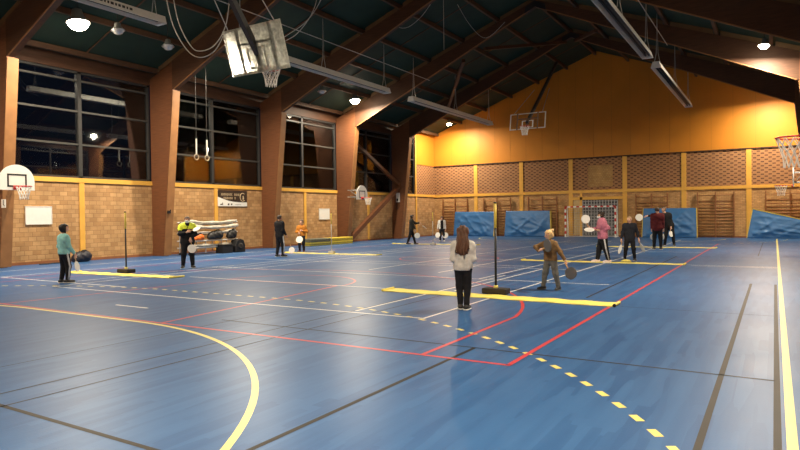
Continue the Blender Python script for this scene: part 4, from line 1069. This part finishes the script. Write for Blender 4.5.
    # hair
    if hair[0] != 'none':
        style = hair[2]
        def hairf(p):
            q = (p-hc)@HA.T/hh
            d = headf(p, 0.13*hh if style != 'short' else 0.08*hh)
            d = d+0.03*hh*np.sin(q[:, 0]*9+q[:, 2]*4)*np.sin(q[:, 1]*8)
            cut = np.minimum(q[:, 1]-0.30, 0.48-q[:, 2])*hh
            if style == 'short': cut = np.maximum(cut, 0)+np.where((q[:, 2] < -0.35), 0.0, np.minimum(cut, 0)); d = np.maximum(d, (-0.38-q[:, 2])*hh)
            cut = np.minimum(q[:, 1]-0.30, 0.48-q[:, 2])*hh
            d = np.maximum(d, cut)
            if style == 'long': d = 0.07*hh*np.sin(q[:, 0]*11+2*np.sin(q[:, 2]*1.7))+smin([d, rc(p, hl((0, -0.55, 0.1)), hl((0.05, -1.5, -2.75)), hh*0.95, hh*0.95, None, (hf, 1.9)), rc(p, hl((0.4, -0.7, -0.6)), hl((1.05, -1.35, -2.5)), hh*0.42, hh*0.2), rc(p, hl((0.2, -0.9, -0.8)), hl((0.35, -1.7, -3.5)), hh*0.42, hh*0.2), rc(p, hl((-0.4, -0.7, -0.6)), hl((-0.95, -1.4, -3.0)), hh*0.42, hh*0.22)], hh*0.25)
            if style == 'shoulder': d = smin([d, rc(p, hl((0, -0.45, 0.1)), hl((0, -0.75, -1.5)), hh*0.66, hh*0.6, None, (hf, 1.6))], hh*0.25)
            if style == 'bun': d = smin([d, el(p, hl((0, -1.05, 0.55)), (hh*0.42, hh*0.4, hh*0.4), HA)], hh*0.15)
            if style == 'tail': d = smin([d, rc(p, hl((0, -0.85, 0.35)), hl((0, -1.25, -1.0)), hh*0.26, hh*0.16)], hh*0.2)
            if style == 'mop': d = smin([d]+[el(p, hl((math.sin(k*1.7)*0.62, -0.35+0.45*math.cos(k*2.3), 0.55+0.4*math.sin(k*1.1))), (hh*0.36,)*3, HA) for k in range(9)]+[el(p, hl((0, -0.7, -0.3)), (hh*0.6, hh*0.4, hh*0.5), HA)], hh*0.12)
            return d
        ex = 3.6*hh if style == 'long' else 2.4*hh
        sdf_obj('hair', hairf, hc-np.array([1.8*hh, 1.8*hh, ex]), hc+np.array([1.8*hh, 1.8*hh, 1.7*hh]), 0.009, hm, t)
    if mask:
        def maskf(p):
            q = (p-hc)@HA.T/hh
            d = np.abs(smin([headf(p, 0.07*hh), rc(p, hl((0, 0.86, -0.05)), hl((0, 1.05, -0.25)), hh*0.1, hh*0.2)], hh*0.15))-0.05*hh
            return np.maximum.reduce([d, (0.3-q[:, 1])*hh, (q[:, 2]+0.12)*hh, (-0.92-q[:, 2])*hh])
        sdf_obj('face_mask', maskf, hc-1.6*hh, hc+1.6*hh, 0.007, P('mask_'+mask[0], mask[1], 0.7), t)
    if extra: extra(t, dict(Wp=Wp, Wd=Wd, H=H, ch=ch, pel=pel, torso=torso, neck0=neck0, sh=sh, lo=lo, hi=hi, h=h, rgt=rgt, fwd=fwd, el=el_, wr=wr, arms=arms))
    for i in range(2):
        pd = paddles[i]
        if pd:
            nn = hn[i]-hd[i]*(hn[i]@hd[i]); nn = nrm(nn)
            c = wr[i]+hd[i]*0.075*H/1.0+nn*0.028*H
            paddle(c, hd[i], Wd(pd[1]), pd[3], R=pd[4] if len(pd) > 4 else 0.13, m=paddle_mat)
    return t

WHITE_SOLE = (0.72, 0.72, 0.70)
# boy in teal
person(64, 283, 65, 1.47, 'boy in a teal sweater and black side-striped trousers standing at far left', ('teal', (0.24, 0.50, 0.48), 'sweater'), ('black', (0.012, 0.012, 0.014)),
       ('black', (0.012, 0.010, 0.010), 'full'), kid=True, feet=[(0.06, 0.03), (-0.05, -0.02)], hands=[(0.13, 0.13, 0.49), (-0.13, 0.1, 0.50)], head=(15, 0), stripe=((0.5, 0.5, 0.5), 0),
       sole=WHITE_SOLE, paddles=(((0.1, 0.15, -1), (0.75, 0.65, 0), (-1, 0.1, 0), 'white paddle hanging from the hand of the teal-sweater boy'), None), hem=0.49)
# adult with hi-vis collar
def hivis(t, K):
    H = K['H']
    def f(p):
        d = smin(K['torso'](p, 0.026)[3:]+[rc(p, K['sh'][i], K['sh'][i]*0.5+K['el'][i]*0.5, 0.056*H, 0.047*H) for i in range(2)]+[np.maximum(smin(K['torso'](p, 0.024)[:3], 0.02*H), K['sh'][0][2]-0.055*H-p[:, 2])], 0.015*H)
        return np.maximum(d, -rc(p, K['neck0']-K['Wd']((0, 0, 1))*0.1*H+K['fwd']*0.06*H, K['neck0']+K['Wd']((0, 0, 1))*0.2*H+K['fwd']*0.02*H, 0.035*H, 0.04*H))
    o = sdf_obj('shoulder_yoke', f, K['lo'], K['hi'], K['h'], P('hivis_yellow', (0.72, 0.85, 0.05), 0.6), t); o['label'] = 'bright yellow high-visibility shoulders'
person(188, 268, 178, 1.63, 'masked adult in black with bright yellow shoulders in front of the net rack', ('black', (0.014, 0.014, 0.016), 'jacket'), ('black', (0.012, 0.012, 0.014)),
       ('brown', (0.10, 0.06, 0.04), 'short'), mask=('white', (0.75, 0.78, 0.8)), feet=[(0.09, 0.0), (-0.09, 0.02)], fat=1.12,
       hands=[(0.02, 0.17, 0.70), (-0.05, 0.15, 0.585)], extra=hivis, hem=0.45, pole_e=((0.9, -0.4, -0.5), (-0.9, -0.4, -0.5)),
       paddles=(((-0.75, 0.3, 0.25), (0.1, 0.5, 0.9), (0, -1, 0.1), 'white paddle held edge-on across the chest of the yellow-shouldered adult', 0.12),
                ((-0.1, 0.25, -0.95), (-0.25, 1, 0.3), (0, -1, 0), 'white paddle held low in front of the yellow-shouldered adult')))
# person in black with white stripe
person(279.3, 256.8, 48, 1.66, 'person all in black with a pale trouser stripe, back turned, left of the orange sweater', ('black', (0.014, 0.014, 0.016), 'hoodie'), ('black', (0.012, 0.012, 0.014)),
       ('dark', (0.03, 0.018, 0.012), 'short'), skin='tan', feet=[(0.06, 0.06), (-0.05, -0.03)], hands=[(0.14, 0.10, 0.52), (-0.13, 0.12, 0.52)], stripe=((0.65, 0.65, 0.66), 0), fat=1.0, hem=0.44, head=(20, 0))
person(302, 252, -165, 1.46, 'person in an orange sweater and dark jeans by the yellow wall post', ('orange', (0.50, 0.19, 0.03), 'sweater'), ('denim', (0.018, 0.02, 0.03)),
       ('brown', (0.07, 0.04, 0.025), 'short'), kid=True, feet=[(0.07, 0.0), (-0.07, 0.03)], hands=[(0.05, 0.14, 0.62), (-0.06, 0.13, 0.66)], hem=0.5, shoe=('maroon', (0.1, 0.02, 0.02)), pole_e=((0.8, -0.6, -0.4), (-0.8, -0.6, -0.4)),
       paddles=(((-0.1, 0.3, -0.95), (0, 1, 0.3), (0, -1, 0), 'white paddle held at the waist by the orange-sweater player', 0.15), None))
# girl, back to camera
person(463.5, 310, 6, 1.39, 'long-haired girl in a pale grey jacket and black trousers, back turned, beside the near pole', ('palegrey', (0.52, 0.51, 0.48), 'jacket'), ('black', (0.012, 0.012, 0.014)),
       ('chestnut', (0.085, 0.036, 0.018), 'long'), kid=True, feet=[(0.036, 0.0), (-0.04, 0.05)], hands=[(0.04, 0.15, 0.62), (-0.05, 0.15, 0.60)], hem=0.47, sole=WHITE_SOLE, fat=0.93, res=0.014, pole_e=((0.45, -0.6, -0.8), (-0.35, -0.6, -0.8)))
# blond child
person(552, 289.8, -140, 1.23, 'blond child in a brown sweater and grey trousers swinging two grey paddles', ('brown', (0.17, 0.10, 0.045), 'sweater'), ('grey', (0.13, 0.13, 0.12)),
       ('blond', (0.66, 0.46, 0.22), 'mop'), kid=True, feet=[(0.13, 0.07), (-0.10, -0.05)], hands=[(0.10, 0.20, 0.66), (-0.24, -0.05, 0.50)], lean=(0.0, 0.02), head=(25, -5), hem=0.49, res=0.014, sole=(0.1, 0.1, 0.1), pole_e=((1, 0.4, -0.2), (-0.6, -1, -0.2)),
       paddles=(((-0.72, 0.25, 0.35), (0.1, 1, 0), (0, -1, -0.2), 'grey paddle held before the chest of the blond child'), ((-0.5, -0.05, -0.75), (-0.3, 1, 0), (0.4, 0.3, 0.5), 'dark grey paddle in the lowered hand of the blond child', 0.12)),
       paddle_mat=P('grey_paddle', (0.10, 0.10, 0.105), 0.5, var=0.05))
# pink hoodie
person(603, 262.5, -98, 1.61, 'masked player in a pink hoodie and striped black trousers holding two white paddles', ('pink', (0.50, 0.17, 0.24), 'hoodie'), ('black', (0.012, 0.012, 0.014)),
       ('dark', (0.02, 0.014, 0.012), 'bun'), mask=('bluewhite', (0.7, 0.78, 0.82)), feet=[(0.05, 0.10), (-0.07, -0.10)], hands=[(0.05, 0.24, 0.67), (-0.11, 0.05, 0.625)], fat=1.22, hem=0.47, stripe=((0.6, 0.6, 0.6), 1),
       shoe=('pink', (0.68, 0.55, 0.52)), sole=WHITE_SOLE, head=(0, -12), lean=(0, 0.02), pole_e=((0.35, -1, -0.3), (-0.25, -0.7, -1.0)),
       paddles=(((0, 0.25, 0.97), (1, 0.25, 0), (0, 0.9, -0.2), 'white paddle raised upright by the pink-hoodie player', 0.135), ((0.1, 1, 0.02), (-0.4, 0.1, 1), (0.4, 0, 1), 'white paddle held flat by the pink-hoodie player', 0.15)))
# dark top facing camera
person(630, 261, 180, 1.45, 'player in navy-black facing the camera with arms apart, right of the pink hoodie', ('navyblack', (0.018, 0.02, 0.028), 'long_sleeve_top'), ('black', (0.012, 0.012, 0.014)),
       ('sand', (0.50, 0.34, 0.2), 'short'), feet=[(0.11, 0.0), (-0.10, 0.02)], hands=[(0.18, 0.05, 0.50), (-0.18, 0.05, 0.52)], fat=0.95, hem=0.42,
       paddles=(((0.25, 0.1, -1), (1, 0.3, 0.2), (-1, 0, 0), 'white paddle hanging edge-on at the left of the navy-top player', 0.15), ((-0.45, 0.1, -0.9), (0.9, 0.3, -0.4), (1, 0, 0), 'white paddle tilted outwards at the right of the navy-top player', 0.15)))
# maroon
person(657.5, 249.5, 0, 1.80, 'tall player in a maroon sweater seen from behind, a paddle at each side', ('maroon', (0.085, 0.012, 0.014), 'sweater'), ('black', (0.012, 0.012, 0.014)),
       ('dark', (0.025, 0.015, 0.012), 'short'), feet=[(0.075, 0.0), (-0.075, 0.0)], hands=[(0.135, 0.02, 0.47), (-0.13, 0.02, 0.47)], fat=1.02, hem=0.44, head=(25, 0),
       paddles=(((0.05, 0, -1), (1, 0.55, 0), (-1, 0, 0), 'white paddle hanging at the right hip of the maroon-sweater player', 0.12), ((-0.05, 0, -1), (-0.8, 0.8, 0), (1, 0, 0), 'white paddle hanging at the left hip of the maroon-sweater player', 0.12)))
# black, arm out
person(669, 246, 185, 1.84, 'player in black behind the maroon sweater, leaning with one arm stretched out', ('black', (0.014, 0.014, 0.016), 'sweater'), ('black', (0.012, 0.012, 0.014)),
       ('brown', (0.09, 0.05, 0.03), 'short'), feet=[(0.10, 0.0), (-0.12, 0.0)], lean=(0.10, 0.03), hands=[(0.50, 0.06, 0.775), (-0.06, 0.08, 0.50)], fat=1.0, hem=0.46, head=(30, 0),
       paddles=(((0.95, 0.1, -0.05), (0.1, 1, 0), (0, 0, -1), 'white paddle at the end of the outstretched arm, left of the maroon sweater', 0.16), ((-0.15, 0.1, -1), (-0.8, 0.6, 0), (1, 0, 0), 'white paddle low beside the leaning player in black')))
# far corner pair
person(411.5, 244.5, 85, 1.62, 'player in an olive-black jacket reaching right with a paddle in the far corner', ('oliveblack', (0.028, 0.028, 0.022), 'jacket'), ('black', (0.012, 0.012, 0.014)),
       ('dark', (0.02, 0.014, 0.012), 'shoulder'), feet=[(0.04, -0.14), (-0.04, 0.13)], hands=[(0.10, 0.13, 0.50), (-0.05, 0.30, 0.73)], hem=0.46, lean=(0, 0.02), res=0.02,
       paddles=(((0, 0.3, -0.95), (1, 0.2, 0), (-1, 0, 0), 'white paddle hanging beside the thigh of the olive-jacket player', 0.15), ((0.0, 0.8, -0.6), (0, 0.6, 0.8), (0, -0.6, -0.8), 'white paddle stretched out edge-on by the olive-jacket player', 0.15)))
def vest(t, K):
    H = K['H']
    f = lambda p: np.maximum(np.maximum(smin(K['torso'](p, 0.022)[:3], 0.02*H), np.abs((p-K['Wp'](K['ch']))@K['rgt'])-0.062*H), np.maximum(0.5*H-p[:, 2], -rc(p, K['neck0'], K['neck0']+np.array([0, 0, 0.2*H]), 0.045*H, 0.06*H)))
    sdf_obj('vest', f, K['lo'], K['hi'], K['h'], cloth('black', (0.014, 0.014, 0.016)), t)['label'] = 'black vest front'
person(442, 241.5, 180, 1.50, 'player in a black vest over white sleeves with two paddles, left of the first mat', ('white', (0.66, 0.65, 0.62), 'shirt'), ('black', (0.012, 0.012, 0.014)),
       ('dark', (0.02, 0.014, 0.012), 'tail'), feet=[(0.07, 0.0), (-0.08, 0.03)], hands=[(0.17, 0.05, 0.50), (-0.15, 0.05, 0.49)], hem=0.5, shoe=('white', (0.6, 0.6, 0.58)), sole=WHITE_SOLE, extra=vest, res=0.02,
       paddles=(((0.12, 0.1, -1), (0.6, 1, 0), (-1, 0, 0), 'white paddle hanging left of the white-sleeved player', 0.16), ((-0.05, 0.1, -1), (0, 1, 0), (1, 0, 0), 'white paddle hanging right of the white-sleeved player', 0.17)))
# paddle on the floor by the strip
q = at(291, 253.3, 2, 0.0)
paddle((q[0]-0.07, q[1]+0.05, 0.335), (0.3, 0.03, -0.95), (0.3, -1, 0.1), 'white paddle with tan handle standing on the floor beside the person in black')
